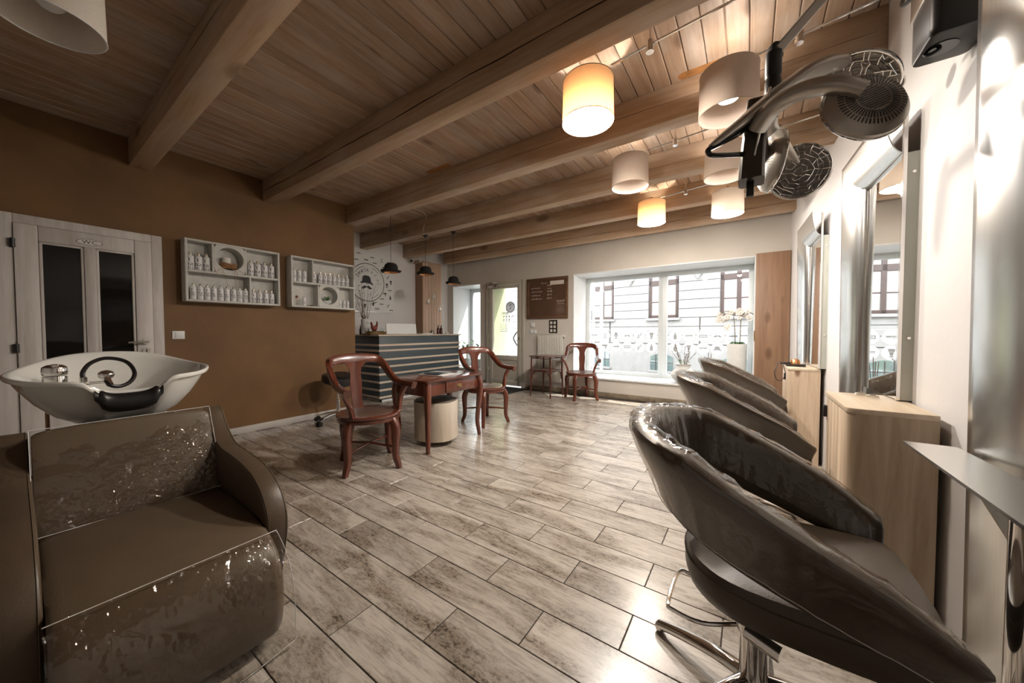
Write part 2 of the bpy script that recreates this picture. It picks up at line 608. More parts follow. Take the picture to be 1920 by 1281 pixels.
m_rad = plain('radiator_enamel', (0.62, 0.60, 0.54), 0.35, var=0.02)
m_stone = plain('brown_stone_skirting', (0.23, 0.18, 0.125), 0.5, var=0.3, scale=12)
m_skirt = wood('limed_skirting', (0.42, 0.37, 0.33), (0.62, 0.58, 0.54), 'y', 14, 0.4, white=0.6)
m_sill = plain('white_marble_sill', (0.72, 0.73, 0.73), 0.18, var=0.03)
m_mat = plain('dark_door_mat', (0.02, 0.018, 0.016), 0.95, bump=0.6, bscale=300)
m_sign = plain('oval_sign_white', (0.72, 0.70, 0.66), 0.3)
m_amber = plain('dark_red_bottle', (0.06, 0.008, 0.008), 0.15, coat=0.3)
m_frost2 = shade_mat('frosted_sticker', (0.55, 0.56, 0.58), (0.36, 0.37, 0.385))
m_boardg = plain('brown_tinted_mirror', (0.16, 0.095, 0.065), 0.03, 0.35, var=0.02, spec=1.0)
m_boardf = wood('dark_frame_wood', (0.085, 0.042, 0.022), (0.16, 0.085, 0.048), 'x', 14, 0.4)
m_chalk = plain('chalk_ink', (0.62, 0.55, 0.48), 0.8)
m_facade = plain('limestone_render', (0.27, 0.256, 0.25), 0.85, var=0.06, scale=6, bump=0.3, bscale=30)
m_facade2 = plain('limestone_joint', (0.30, 0.27, 0.26), 0.9)
m_wfr = plain('brown_window_paint', (0.055, 0.032, 0.028), 0.4)
m_wgl = plain('street_window_glass', (0.10, 0.14, 0.14), 0.03, spec=1.0, var=0.3, scale=1.5)
m_curt = plain('pale_curtain', (0.60, 0.62, 0.58), 0.8, var=0.08)
m_green = plain('green_blind', (0.22, 0.34, 0.17), 0.8, var=0.15)
m_road = plain('asphalt', (0.18, 0.175, 0.17), 0.9, var=0.15, scale=30)
m_lime = plain('lime_painted_reveal', (0.40, 0.42, 0.25), 0.7, var=0.05)
m_pipe = plain('light_grey_pipe', (0.60, 0.64, 0.66), 0.4)
# ------------------------------------------------------------------ the room
LX, RX0, BY, CZ = -4.69, -5.88, 5.88, 2.916
YF = -2.2
def XW(y): return 0.60 - 0.046 * (y - 2.7)
ID = Matrix.Identity(4)

# floor: grout bed with one object for each plank tile
floor = B().box(-5.88, 0.9, YF, 5.88, -0.05, -0.004).obj('floor', m_grout)
tag(floor, kind='structure')
PW, PL = 0.1875, 0.6125
pl_me = B().box(-PL / 2 + 0.0022, PL / 2 - 0.0022, -PW / 2 + 0.0022, PW / 2 - 0.0022, -0.012, 0).mesh('plank', bevel=0.0012, seg=1)
pl_me.materials.append(m_floor)
cells = []
row0 = 1.215
camx, camy = 0.0, 0.0
fwd = Vector((-math.sin(R(34.41)), math.cos(R(34.41))))
rgt = Vector((math.cos(R(34.41)), math.sin(R(34.41))))
for j in range(-19, 26):
    yc = row0 + (j + 0.5) * PW
    if yc - PW / 2 < YF or yc + PW / 2 > 5.90: continue
    off = -0.365 if j % 2 == 0 else -0.675
    for i in range(-9, 3):
        xc = off + (i + 0.5) * PL
        if xc - PL / 2 > XW(yc) + 0.05 or xc + PL / 2 < -5.9: continue
        if xc < -4.9 and yc < 2.6: continue
        d = fwd.dot((xc, yc)); l = rgt.dot((xc, yc))
        vis = d > 0.9 and abs(l) < d * 1.55 and not (xc < -4.95)
        if vis and (xc < -1.7 and yc < 0.62): vis = False          # behind the wash unit
        cells.append((not vis, d, xc, yc))
cells.sort()
rest = B()
for k, (hid, d, xc, yc) in enumerate(cells):
    x0 = max(xc - PL / 2, -5.88); x1 = min(xc + PL / 2, XW(yc) + 0.01)
    if k < 300 and not hid and x1 - x0 > PL - 0.01:
        inst('plank', pl_me, floor, (xc, yc, 0))
    elif k < 300 and not hid:
        o = B().box(x0 + 0.0022, x1 - 0.0022, yc - PW / 2 + 0.0022, yc + PW / 2 - 0.0022, -0.012, 0).obj('plank', m_floor, floor)
    else:
        rest.box(x0 + 0.0022, x1 - 0.0022, yc - PW / 2 + 0.0022, yc + PW / 2 - 0.0022, -0.012, 0)
o = rest.obj('plank_field', m_floor, floor)
o['kind'] = 'stuff'

# ceiling: slab plus one object for each board
ceiling = tag(B().box(-6.0, 1.0, YF, 6.0, 2.937, 3.05).obj('ceiling', m_board), kind='structure')
bw = 0.1155
bd_me = B().box(-bw / 2 + 0.0018, bw / 2 - 0.0018, YF, 5.88, 0, 0.02).mesh('board', bevel=0.005, seg=1)
bd_me.materials.append(m_board)
k = -42
while True:
    x = -1.059 + (k + 0.5) * bw
    if x > 0.78: break
    if x > -5.85: inst('board', bd_me, ceiling, (x, 0, CZ))
    k += 1

# beams
def crack_poly(x0, x1, z0, amp, wid, n=40, seed=0):
    rnd = random.Random(seed)
    top, bot = [], []
    z = z0
    for i in range(n + 1):
        x = lerp(x0, x1, i / n)
        z += rnd.uniform(-amp, amp)
        z = min(max(z, z0 - 0.02), z0 + 0.02)
        w = wid * (0.35 + 0.65 * abs(math.sin(i * 0.37 + seed))) * (0.2 if i in (0, n) else 1)
        top.append((x, z + w)); bot.append((x, z - w))
    return top + bot[::-1]
NEAR = [-1.46, -0.405, 0.652, 1.706, 2.715, 3.66, 4.61, 5.52]
cr = {2: (0.16, 0.0022), 3: (0.115, 0.0055), 4: (0.13, 0.0020), 5: (0.10, 0.0012), 7: (0.11, 0.0035)}
for i, y in enumerate(NEAR):
    x0 = LX if i < 5 else RX0
    if i == 7: x0 = -5.646
    x1 = XW(y)
    bm_ = B().box(x0, x1, y, y + 0.142, 2.665, CZ).obj('ceiling_beam', m_beam, bevel=0.005)
    tag(bm_, kind='structure')
    if i in cr:
        zc, w = cr[i]
        b = B(); b.flat([crack_poly(x0 + 0.01, x1 - 0.02, 2.665 + zc, 0.004, w, 60, i)], axes((0, y - 0.0008, 0), (1, 0, 0), (0, 0, 1), (0, -1, 0)))
        b.obj('drying_crack', m_crack, bm_, smooth=0)

# amber varnish marks where a lamp once sat
for xa, xb in ((-0.43, -0.14), (-2.98, -2.62)):
    r_ = .035
    pill = [(xb - r_ + r_ * math.cos(R(a)), r_ * math.sin(R(a))) for a in range(-90, 91, 18)] + [(xa + r_ + r_ * math.cos(R(a)), r_ * math.sin(R(a))) for a in range(90, 271, 18)]
    B().prism(pill, axes((0, 2.674, CZ - .0004), (1, 0, 0), (0, 1, 0), (0, 0, 1)), 0, .0006).obj('varnish_stain', m_stain, ceiling, smooth=0)

# walls
pl = axes((0, 0, 0), (1, 0, 0), (0, 1, 0), (0, 0, 1))
tag(B().prism([(LX, YF), (LX, 2.83), (RX0 - 0.02, 2.83), (RX0 - 0.02, 2.63), (LX - 0.2, 2.63), (LX - 0.2, YF)], pl, -0.02, 2.96).obj('wall_left', m_brown, bevel=0.006), kind='structure')
tag(B().box(RX0 - 0.2, RX0, 2.6, 6.56, -0.02, 2.96).obj('wall_recess', m_white), kind='structure')
tag(B().prism([(XW(YF), YF), (XW(6.56), 6.56), (1.1, 6.56), (1.1, YF)], pl, -0.02, 2.96).obj('wall_right', m_white), kind='structure')
tag(B().box(LX - 0.2, 1.1, YF - 0.2, YF, -0.02, 2.96).obj('wall_front', m_white), kind='structure')
Y0, Y1 = BY, 6.56
segs = [(RX0, 0.55, 2.20, 2.96)] + [(q0, q1, -0.02, 2.20) for q0, q1 in ((RX0, -5.70), (-4.865, -4.69), (-3.73, -2.66), (0.077, 0.55))] + [(-5.70, -4.865, -0.02, 0.294), (-2.66, 0.077, -0.02, 0.304)]
for q0, q1, za, zb in segs:
    tag(B().box(q0, q1, Y0, Y1, za, zb).obj('wall_back', m_white_shaded), kind='structure')
# reveals of the two windows are painted white
rv = B()
for a, b_, z0 in ((-5.70, -4.865, 0.30), (-2.66, 0.077, 0.305)):
    rv.box(a, a + 0.012, Y0 - 0.004, 6.5, z0, 2.20); rv.box(b_ - 0.012, b_, Y0 - 0.004, 6.5, z0, 2.20)
    rv.box(a, b_, Y0 - 0.004, 6.5, 2.188, 2.204)
tag(rv.obj('trim_1', m_wpaint), kind='structure')

# skirting
tag(B().box(LX, LX + 0.012, 0.86, 2.83, 0.0, 0.078).obj('baseboard_left', m_skirt, bevel=0.002), kind='structure')
bb = B()
for a, b_ in ((-3.70, 0.06),): bb.box(a, b_, BY - 0.012, BY, 0, 0.085)
tag(bb.obj('baseboard_back', m_stone, bevel=0.002), kind='structure')
tag(B().box(-5.64, -4.72, BY - 0.012, BY, 0, 0.085).obj('baseboard_niche', m_stone, bevel=0.002), kind='structure')

# ------------------------------------------------------------------ shop window and its stickers
def icon(kind):
    """flat silhouettes inside a unit box"""
    if kind == 'comb':
        return [[(-.5, .06), (.5, .06), (.5, .16), (-.5, .16)]] + [[(-.48 + .09 * i, -.12), (-.44 + .09 * i, -.12), (-.44 + .09 * i, .06), (-.48 + .09 * i, .06)] for i in range(6)] + [[(.1, -.02), (.5, -.02), (.5, .06), (.1, .06)]]
    if kind == 'moustache':
        h = [(0, .06), (.14, .14), (.3, .08), (.42, -.04), (.52, -.02), (.44, -.14), (.28, -.16), (.1, -.06), (0, 0)]
        return [h, [(-a, b) for a, b in reversed(h)]]
    if kind == 'scissors':
        def ring(cx, cy, r):
            o = [(cx + r * math.cos(2 * PI * k / 12), cy + r * math.sin(2 * PI * k / 12)) for k in range(12)]
            i_ = [(cx + r * .6 * math.cos(2 * PI * k / 12), cy + r * .6 * math.sin(2 * PI * k / 12)) for k in range(12)]
            return [[o[k], o[(k + 1) % 12], i_[(k + 1) % 12], i_[k]] for k in range(12)]
        return [[(-.18, -.25), (-.12, -.27), (.34, .42), (.28, .46)], [(.12, -.27), (.18, -.25), (-.22, .46), (-.28, .42)]] + ring(-.2, -.36, .13) + ring(.2, -.36, .13)
    if kind == 'razor':
        return [[(-.3, -.45), (-.2, -.45), (-.02, .2), (-.14, .2)], [(-.2, -.45), (-.12, -.42), (.42, .42), (.3, .46)]]
    if kind == 'bottle':
        return [[(-.2, -.5), (.2, -.5), (.2, .1), (.08, .24), (.08, .4), (.04, .5), (-.04, .5), (-.08, .4), (-.08, .24), (-.2, .1)]]
    if kind == 'dryer':
        return [[(-.5, .02), (.3, -.0), (.44, .14), (.3, .3), (-.5, .26)], [(.0, -.46), (.16, -.46), (.2, .02), (.02, .02)]]
    if kind == 'brush':
        return [[(-.16, -.5), (.16, -.5), (.16, -.36), (-.16, -.36)], [(-.1, -.32), (.1, -.32), (.22, .1), (-.22, .1)], [(-.26, .14), (.26, .14), (.3, .46), (-.3, .46)]]
    if kind == 'blade':
        f = [(-.5, -.2), (.5, -.2), (.5, .2), (-.5, .2)]
        i_ = [(-.4, -.1), (.4, -.1), (.4, .1), (-.4, .1)]
        return [[f[k], f[(k + 1) % 4], i_[(k + 1) % 4], i_[k]] for k in range(4)] + [[(-.25, -.03), (.25, -.03), (.25, .03), (-.25, .03)]]
    if kind == 'clipper':
        return [[(-.5, -.06), (.1, -.1), (.1, .14), (-.5, .06)], [(.14, -.12), (.5, -.08), (.5, .12), (.14, .16)]]
    if kind == 'chair':
        return [[(-.2, .5), (.2, .5), (.26, .1), (-.26, .1)], [(-.36, .04), (.36, .04), (.3, -.12), (-.3, -.12)], [(-.06, -.12), (.06, -.12), (.06, -.4), (-.06, -.4)], [(-.3, -.4), (.3, -.4), (.3, -.5), (-.3, -.5)]]
    if kind == 'hat':
        return [[(-.5, -.12), (-.44, -.22), (-.1, -.16), (.3, -.2), (.5, -.3), (.52, -.2), (.36, -.08), (.3, .22), (.16, .36), (-.16, .38), (-.32, .26), (-.36, -.06)]]
    return []

win1 = thing('window_1', None, None, (-1.3, 6.5, 0.32), kind='structure')
f = B()
f.box(-2.648, 0.065, 6.47, 6.54, 2.11, 2.20); f.box(-2.648, 0.065, 6.47, 6.54, 0.32, 0.40)
f.box(-2.648, -2.575, 6.47, 6.54, 0.40, 2.11); f.box(0.0, 0.065, 6.47, 6.54, 0.40, 2.11)
f.obj('window_frame', m_frame, win1, bevel=0.006, world=True)
f = B().box(-1.305, -1.165, 6.465, 6.545, 0.40, 2.11); f.box(-1.25, -1.22, 6.455, 6.47, 0.36, 2.15)
f.obj('mullion', m_frame, win1, bevel=0.005, world=True)
for a, b_ in ((-2.575, -1.305), (-1.165, 0.0)):
    B().box(a, b_, 6.502, 6.508, 0.40, 2.11).obj('pane', m_glass, win1, world=True, smooth=0)
B().box(-2.648, 0.065, 5.845, 6.475, 0.305, 0.333).obj('window_sill', m_sill, win1, bevel=0.005, world=True)
kinds1 = ['comb', 'scissors', 'chair', 'moustache', 'razor', 'brush', 'bottle', 'comb', 'blade', 'moustache', 'clipper']
kinds2 = ['', 'dryer', 'clipper', 'blade', 'razor', 'bottle', 'bottle', 'brush', 'comb', 'hat', 'scissors']
xs = [x_ * 1.05 for x_ in (-2.37, -2.163, -1.962, -1.762, -1.556, -1.355, -0.985, -0.783, -0.58, -0.385, -0.182)]
for row, (kz, z) in enumerate(((kinds1, 1.073), (kinds2, 0.865))):
    for x, kd in zip(xs, kz):
        if not kd: continue
        st = B().cyl((x, 6.5005, z), (x, 6.4985, z), 0.098, seg=28).obj('sticker', m_frost2, win1, world=True)
        M = axes((x, 6.4980, z), (0.115, 0, 0), (0, 0, 0.115), (0, -1, 0))
        B().flat(icon(kd), M).obj('printed_icon', m_inkg, st, world=True, smooth=0)
f = B().box(-2.55, -1.305, 6.499, 6.5015, 1.168, 1.18); f.box(-1.165, 0.0, 6.499, 6.5015, 1.168, 1.18)
f.obj('sticker_band', m_frost2, win1, world=True)

# small window of the niche by the entrance
win2 = thing('window_2', None, None, (-5.28, 6.5, 0.31), kind='structure')
f = B()
f.box(-5.69, -4.875, 6.47, 6.54, 2.10, 2.19); f.box(-5.69, -4.875, 6.47, 6.54, 0.31, 0.40)
f.box(-5.69, -5.60, 6.47, 6.54, 0.40, 2.10); f.box(-4.95, -4.875, 6.47, 6.54, 0.40, 2.10)
f.obj('window_frame', m_frame, win2, bevel=0.006, world=True)
B().box(-5.60, -4.95, 6.502, 6.508, 0.40, 2.10).obj('pane', m_glass, win2, world=True, smooth=0)
B().box(-5.69, -4.875, 5.86, 6.475, 0.295, 0.318).obj('window_sill', m_sill, win2, bevel=0.004, world=True)

# ------------------------------------------------------------------ entrance door
dr = thing('door_2', None, None, (-4.21, 5.9, 0.0), kind='structure')
f = B()
f.box(-4.70, -4.63, 5.85, 5.95, 0, 2.20); f.box(-3.785, -3.72, 5.85, 5.95, 0, 2.20); f.box(-4.63, -3.785, 5.85, 5.95, 2.13, 2.20)
f.obj('door_frame', m_doorp, dr, bevel=0.005, world=True)
f = B()
f.box(-4.62, -4.51, 5.845, 5.91, 0.03, 2.12); f.box(-3.875, -3.79, 5.845, 5.91, 0.03, 2.12)
f.box(-4.51, -3.875, 5.845, 5.91, 2.05, 2.12); f.box(-4.51, -3.875, 5.845, 5.91, 0.555, 0.65); f.box(-4.51, -3.875, 5.845, 5.91, 0.03, 0.14)
f.obj('door_leaf', m_doorp, dr, bevel=0.006, world=True)
B().box(-4.51, -3.875, 5.862, 5.89, 0.14, 0.555).obj('panel', m_doorp, dr, world=True)
B().box(-4.51, -3.875, 5.878, 5.884, 0.65, 2.05).obj('pane', m_glass, dr, world=True, smooth=0)
hd = B().tube(spline([(-3.83, 5.84, 1.155), (-3.85, 5.80, 1.14), (-3.915, 5.785, 1.04), (-3.915, 5.785, 0.985), (-3.85, 5.80, 0.875), (-3.83, 5.84, 0.86)], 5), 0.012, 8)
hd.obj('door_handle', m_nickel, dr, world=True)
B().box(-3.845, -3.815, 5.838, 5.846, 0.98, 1.03).obj('lock_plate', m_nickel, dr, bevel=0.002, world=True)
for z in (0.36, 1.06, 1.80):
    f = B().cyl((-4.63, 5.835, z - 0.05), (-4.63, 5.835, z + 0.05), 0.012, seg=10); f.box(-4.66, -4.60, 5.835, 5.85, z - 0.03, z + 0.03)
    f.obj('hinge', m_doorp, dr, world=True)
f = B().box(-4.60, -4.37, 5.79, 5.845, 2.07, 2.14); f.tube([(-4.49, 5.80, 2.14), (-4.47, 5.72, 2.18), (-4.36, 5.80, 2.165)], 0.008, 6)
f.obj('door_closer', m_nickel, dr, bevel=0.004, world=True)
st = B().cyl((-4.067, 5.8775, 1.655), (-4.067, 5.8765, 1.655), 0.118, seg=28).obj('sticker', m_frost2, dr, world=True)
f = B()
M = axes((-4.067, 5.8755, 1.655), (1, 0, 0), (0, 0, 1), (0, -1, 0))
ro, ri = 0.108, 0.100
f.flat([[(ro * math.cos(a), ro * math.sin(a)), (ro * math.cos(a2), ro * math.sin(a2)), (ri * math.cos(a2), ri * math.sin(a2)), (ri * math.cos(a), ri * math.sin(a))] for a, a2 in [(2 * PI * k / 28, 2 * PI * (k + 1) / 28) for k in range(28)]], M)
f.flat([[(-.03 + .0, .03), (.03, .04), (.022, .055), (-.02, .05)], [(.0, .02), (.016, .01), (.01, -.03), (-.014, -.052), (-.02, -.045), (.0, -.02)]], M)
f.flat([[(0.078 * math.cos(a) - .006, 0.078 * math.sin(a) - .008), (0.078 * math.cos(a) + .006, 0.078 * math.sin(a) - .008), (0.078 * math.cos(a) + .005, 0.078 * math.sin(a) + .009), (0.078 * math.cos(a) - .005, 0.078 * math.sin(a) + .009)] for a in [R(20 + 20 * k) for k in range(8)]], M)
f.obj('printed_emblem', m_ink, st, world=True, smooth=0)
f = B()
M = axes((0, 5.8765, 0), (1, 0, 0), (0, 0, 1), (0, -1, 0))
rnd = random.Random(5)
marks = [(-4.28, 1.525, 7, .020)] + [(-4.25 + .07 * i, 1.455 - .07 * j, 1, .03) for j in range(2) for i in range(4 if j == 0 else 3)]
for x, z, n, w in marks:
    for i in range(n):
        f.flat([[(x + i * .024, z), (x + i * .024 + w, z), (x + i * .024 + w, z + .022), (x + i * .024, z + .022)]], M)
        f.flat([[(x + i * .024, z - .03), (x + i * .024 + w * .6, z - .03), (x + i * .024 + w * .6, z - .012), (x + i * .024, z - .012)]], M)
for j in range(5):
    f.flat([[(-4.34 + rnd.uniform(0, .02), 1.29 - j * .035), (-4.13 - rnd.uniform(0, .04), 1.29 - j * .035), (-4.14, 1.298 - j * .035), (-4.34, 1.298 - j * .035)]], M)
f.obj('printed_hours', m_inkg, dr, world=True, smooth=0)

# ------------------------------------------------------------------ WC door
d1 = thing('door_1', None, None, (LX, 0.4, 0.0), kind='structure')
f = B()
f.box(LX, LX + 0.035, -0.10, 0.032, 0, 2.06); f.box(LX, LX + 0.035, 0.775, 0.848, 0, 2.06); f.box(LX, LX + 0.035, 0.032, 0.775, 1.988, 2.06)
f.obj('door_frame', m_limed, d1, bevel=0.005, world=True)
f = B()
f.box(LX, LX + 0.05, 0.034, 0.145, 0.01, 1.985); f.box(LX, LX + 0.05, 0.665, 0.772, 0.01, 1.985)
f.obj('stile', m_limed, d1, bevel=0.003, world=True)
f = B().box(LX, LX + 0.049, 0.147, 0.663, 1.865, 1.985); f.box(LX, LX + 0.049, 0.147, 0.663, 0.62, 0.80); f.box(LX, LX + 0.049, 0.147, 0.663, 0.01, 0.2)
f.obj('rail', m_limed, d1, bevel=0.003, world=True)
B().box(LX, LX + 0.049, 0.373, 0.437, 0.2, 1.865).obj('mid_post', m_limed, d1, bevel=0.003, world=True)
for a, b_ in ((0.147, 0.373), (0.437, 0.663)):
    B().box(LX, LX + 0.022, a, b_, 0.80, 1.865).obj('pane', m_gdark, d1, world=True)
    f = B()
    for q in ((a, a + .018, .80, 1.865), (b_ - .018, b_, .80, 1.865), (a, b_, .80, .818), (a, b_, 1.847, 1.865)):
        f.box(LX, LX + 0.04, q[0], q[1], q[2], q[3])
    f.obj('glazing_bead', m_limed, d1, bevel=0.006, world=True)
    B().box(LX, LX + 0.028, a + 0.02, b_ - 0.02, 0.2, 0.62).obj('panel', m_limed, d1, bevel=0.008, world=True)
f = B().cyl((LX + .05, 0.722, 1.055), (LX + .062, 0.722, 1.055), 0.028, seg=20)
f.tube(spline([(LX + .06, 0.722, 1.055), (LX + .10, 0.722, 1.055), (LX + .11, 0.70, 1.054), (LX + .11, 0.60, 1.052)], 4), 0.009, 8)
f.obj('handle', m_nickel, d1, world=True)
kr = B().cyl((LX + .05, 0.722, 0.975), (LX + .058, 0.722, 0.975), 0.028, seg=20).obj('key_rosette', m_nickel, d1, world=True)
B().box(LX + .058, LX + .0585, 0.718, 0.726, 0.96, 0.985).obj('keyhole', m_black, kr, world=True)
for z in (1.02, 1.83):
    f = B().cyl((LX + .05, 0.030, z - .035), (LX + .05, 0.030, z + .035), 0.012, seg=10); f.box(LX + .035, LX + .05, 0.01, 0.03, z - .032, z + .032)
    f.obj('hinge', m_black, d1, world=True)
sg = B(); M = axes((LX + 0.049, 0.405, 1.908), (0, 0.072, 0), (0, 0, 0.028), (1, 0, 0))
el = [(math.cos(2 * PI * k / 32), math.sin(2 * PI * k / 32)) for k in range(32)]
sg.prism(el, M, 0, 0.003)
sg = sg.obj('oval_sign', m_sign, d1, world=True)
f = B(); M2 = axes((LX + 0.0526, 0.405, 1.908), (0, 0.072, 0), (0, 0, 0.028), (1, 0, 0))
f.flat([[el[k], el[(k + 1) % 32], (el[(k + 1) % 32][0] * .95, el[(k + 1) % 32][1] * .90), (el[k][0] * .95, el[k][1] * .90)] for k in range(32)], M2)
add_text(f, 'WC', 0.046, axes((LX + 0.0526, 0.405, 1.907), (0, 1, 0), (0, 0, 1), (1, 0, 0)), 1.15)
f.obj('sign_lettering', m_ink, sg, world=True, smooth=0)
# ------------------------------------------------------------------ the street outside
FA = R(-9)        # the facade opposite runs slightly askew to the shop
fac = thing('building', 'pale stone town house across the street with brown casement windows', 'building', (-2.0, 10.2, -0.1), FA)
# local frame: x along the facade, -y towards the shop, z up (0 = pavement)
def fb(): return B()
fb().box(-6.5, 6.0, 0.02, 0.4, 0, 5.2).obj('wall', m_facade2, fac)
wins = [(-1.85, -0.95), (-0.30 - 0.02, 0.55), (1.35, 2.10), (2.9, 3.7), (-3.6, -2.75)]
wins = [(-2.15, -1.40), (-0.32, 0.46), (1.45, 2.22), (3.2, 3.95), (-4.1, -3.35)]
wins.sort()
z0, z1 = 1.62, 3.15
edges = [-6.5] + [e for w_ in wins for e in (w_[0], w_[1])] + [6.0]
ch = 0.235
nrow = 20
for r_ in range(3, nrow):
    za = 0.92 + (r_ - 3) * ch
    zb = za + ch - 0.012
    if za > 5.0: break
    if za < z1 and zb > z0 + 0.02:
        spans = [(edges[i], edges[i + 1]) for i in range(0, len(edges), 2)]
    else:
        spans = [(-6.5 + 2.5 * q, -6.5 + 2.5 * (q + 1) - 0.004) for q in range(5)]
    for a, b_ in spans:
        fb().box(a + 0.015, b_ - 0.015, -0.03, 0.05, za, min(zb, 5.2)).obj('stone_course', m_facade, fac, bevel=0.006, seg=1)
fb().box(-6.5, 6.0, -0.06, 0.05, 0.0, 0.90).obj('plinth', m_facade, fac)
for i, (a, b_) in enumerate(wins):
    fr = fb()
    w_ = b_ - a
    for q in ((a, a + .07, z0, z1), (b_ - .07, b_, z0, z1), (a, b_, z0, z0 + .08), (a, b_, z1 - .08, z1), (a, b_, 2.52, 2.66), (a + w_ / 2 - .045, a + w_ / 2 + .045, z0, z1)):
        fr.box(q[0], q[1], 0.0, 0.06, q[2], q[3])
    for q in (2.05,):
        fr.box(a, b_, 0.015, 0.05, q, q + .03)
    fw_ = fr.obj('window', m_wfr, fac, bevel=0.006, seg=1)
    for (p0, p1) in ((a + .07, a + w_ / 2 - .045), (a + w_ / 2 + .045, b_ - .07)):
        fb().box(p0, p1, 0.03, 0.036, z0 + .08, z1 - .08).obj('pane', m_wgl if i != 3 else m_curt, fw_)
        if i in (1, 2): fb().box(p0, p1, 0.037, 0.04, z0 + .08, 2.0).obj('blind', m_green, fw_)
    fb().box(a - .06, b_ + .06, -0.10, 0.06, z0 - .07, z0).obj('window_ledge', m_facade, fac, bevel=0.01, seg=1)
    # cellar window with a low arch
    ca, cb = a + 0.08, b_ - 0.1
    arch = [(ca, 0.18), (cb, 0.18), (cb, 0.55)] + [(lerp(cb, ca, k / 6), 0.55 + 0.10 * math.sin(PI * k / 6)) for k in range(1, 6)] + [(ca, 0.55)]
    cw = fb().prism(arch, axes((0, -0.062, 0), (1, 0, 0), (0, 0, 1), (0, -1, 0)), 0, 0.012).obj('cellar_window', m_wgl, fac)
    g = fb()
    for k in range(1, 4): g.cyl((lerp(ca, cb, k / 4), -0.08, 0.18), (lerp(ca, cb, k / 4), -0.08, 0.62), 0.008, seg=6)
    g.cyl((ca, -0.08, 0.40), (cb, -0.08, 0.40), 0.008, seg=6)
    g.obj('cellar_grille', m_wfr, cw)
    fb().box(ca - .05, cb + .05, -0.12, -0.05, 0.10, 0.17).obj('cellar_ledge', m_facade, fac, bevel=0.01, seg=1)
for k, x in enumerate((-0.85, 0.95, 2.7)):
    g = fb().ball((x, -0.07, 2.72), 0.07, 10, 6, (1, 0.8, 1.1)); g.ball((x - .07, -0.05, 2.75), 0.05, 8, 5); g.ball((x + .07, -0.05, 2.75), 0.05, 8, 5); g.ball((x, -0.08, 2.64), 0.045, 8, 5)
    g.obj('carved_ornament', m_facade, fac)
ground = tag(B().box(-14, 10, 6.58, 16, -0.25, -0.1).obj('street', m_road), kind='structure')
pv = tag(B().box(-14, 10, 6.58, 7.6, -0.1, -0.03).obj('pavement', m_facade), kind='structure')
# two standpipes and a grey sheet in front of the left pane
for nm, x, y, r_, lab in (('rain_pipe', -2.78, 7.2, 0.028, 'slim pale pipe outside the window, the left of two close together'), ('rain_pipe', -2.60, 7.2, 0.034, 'thicker pale pipe outside the window, right of its slim twin')):
    g = B().cyl((x, y, -0.1), (x, y, 3.2), r_, seg=12)
    for z in (1.3, 2.0): g.cyl((x, y, z), (x, y, z + .035), r_ * 1.35, seg=12)
    tag(g.obj(nm, m_pipe), lab, 'pipe', 'pipes on the outside wall')
g = thing('satellite_bracket', 'white rounded plate on a bracket hanging beside the pipes outside', 'bracket', (-2.98, 7.3, 1.5))
B().prism([(-.16, -.2), (-.05, -.27), (.14, -.24), (.14, .7), (-.16, .7)], axes((-2.98, 7.3, 1.85), (1, 0, 0), (0, 0, 1), (0, -1, 0)), 0, 0.02).obj('plate', m_wpaint, g, bevel=0.01, world=True)
B().cyl((-3.12, 7.26, 1.9), (-2.82, 7.26, 1.83), 0.012, seg=8).obj('strut', m_pipe, g, world=True)
# lime coloured doorway reveal and white board beyond the entrance glass
tag(B().box(-4.692, -4.676, 5.955, 6.565, -0.02, 2.20).obj('trim_2', m_lime), kind='structure')
g = B().prism([(-5.17, 0.0), (-4.83, 0.0), (-4.83, 2.20), (-5.17, 1.62)], axes((0, 7.0, 0), (1, 0, 0), (0, 0, 1), (0, -1, 0)), -0.03, 0.02)
tag(g.obj('advertising_board', m_paper), 'tall white board standing outside behind the entrance glass', 'board')
# ------------------------------------------------------------------ lamps on rods under the ceiling
def point_light(name, loc, power, col, r=0.04, parent=None, spot=None):
    d = bpy.data.lights.new(name, 'SPOT' if spot else 'POINT')
    d.energy = power
    d.color = col
    d.shadow_soft_size = r
    if spot:
        d.spot_size = R(spot); d.spot_blend = 0.5
    o = link(bpy.data.objects.new(name, d))
    o.location = loc
    if parent is not None: o.parent = parent
    return o

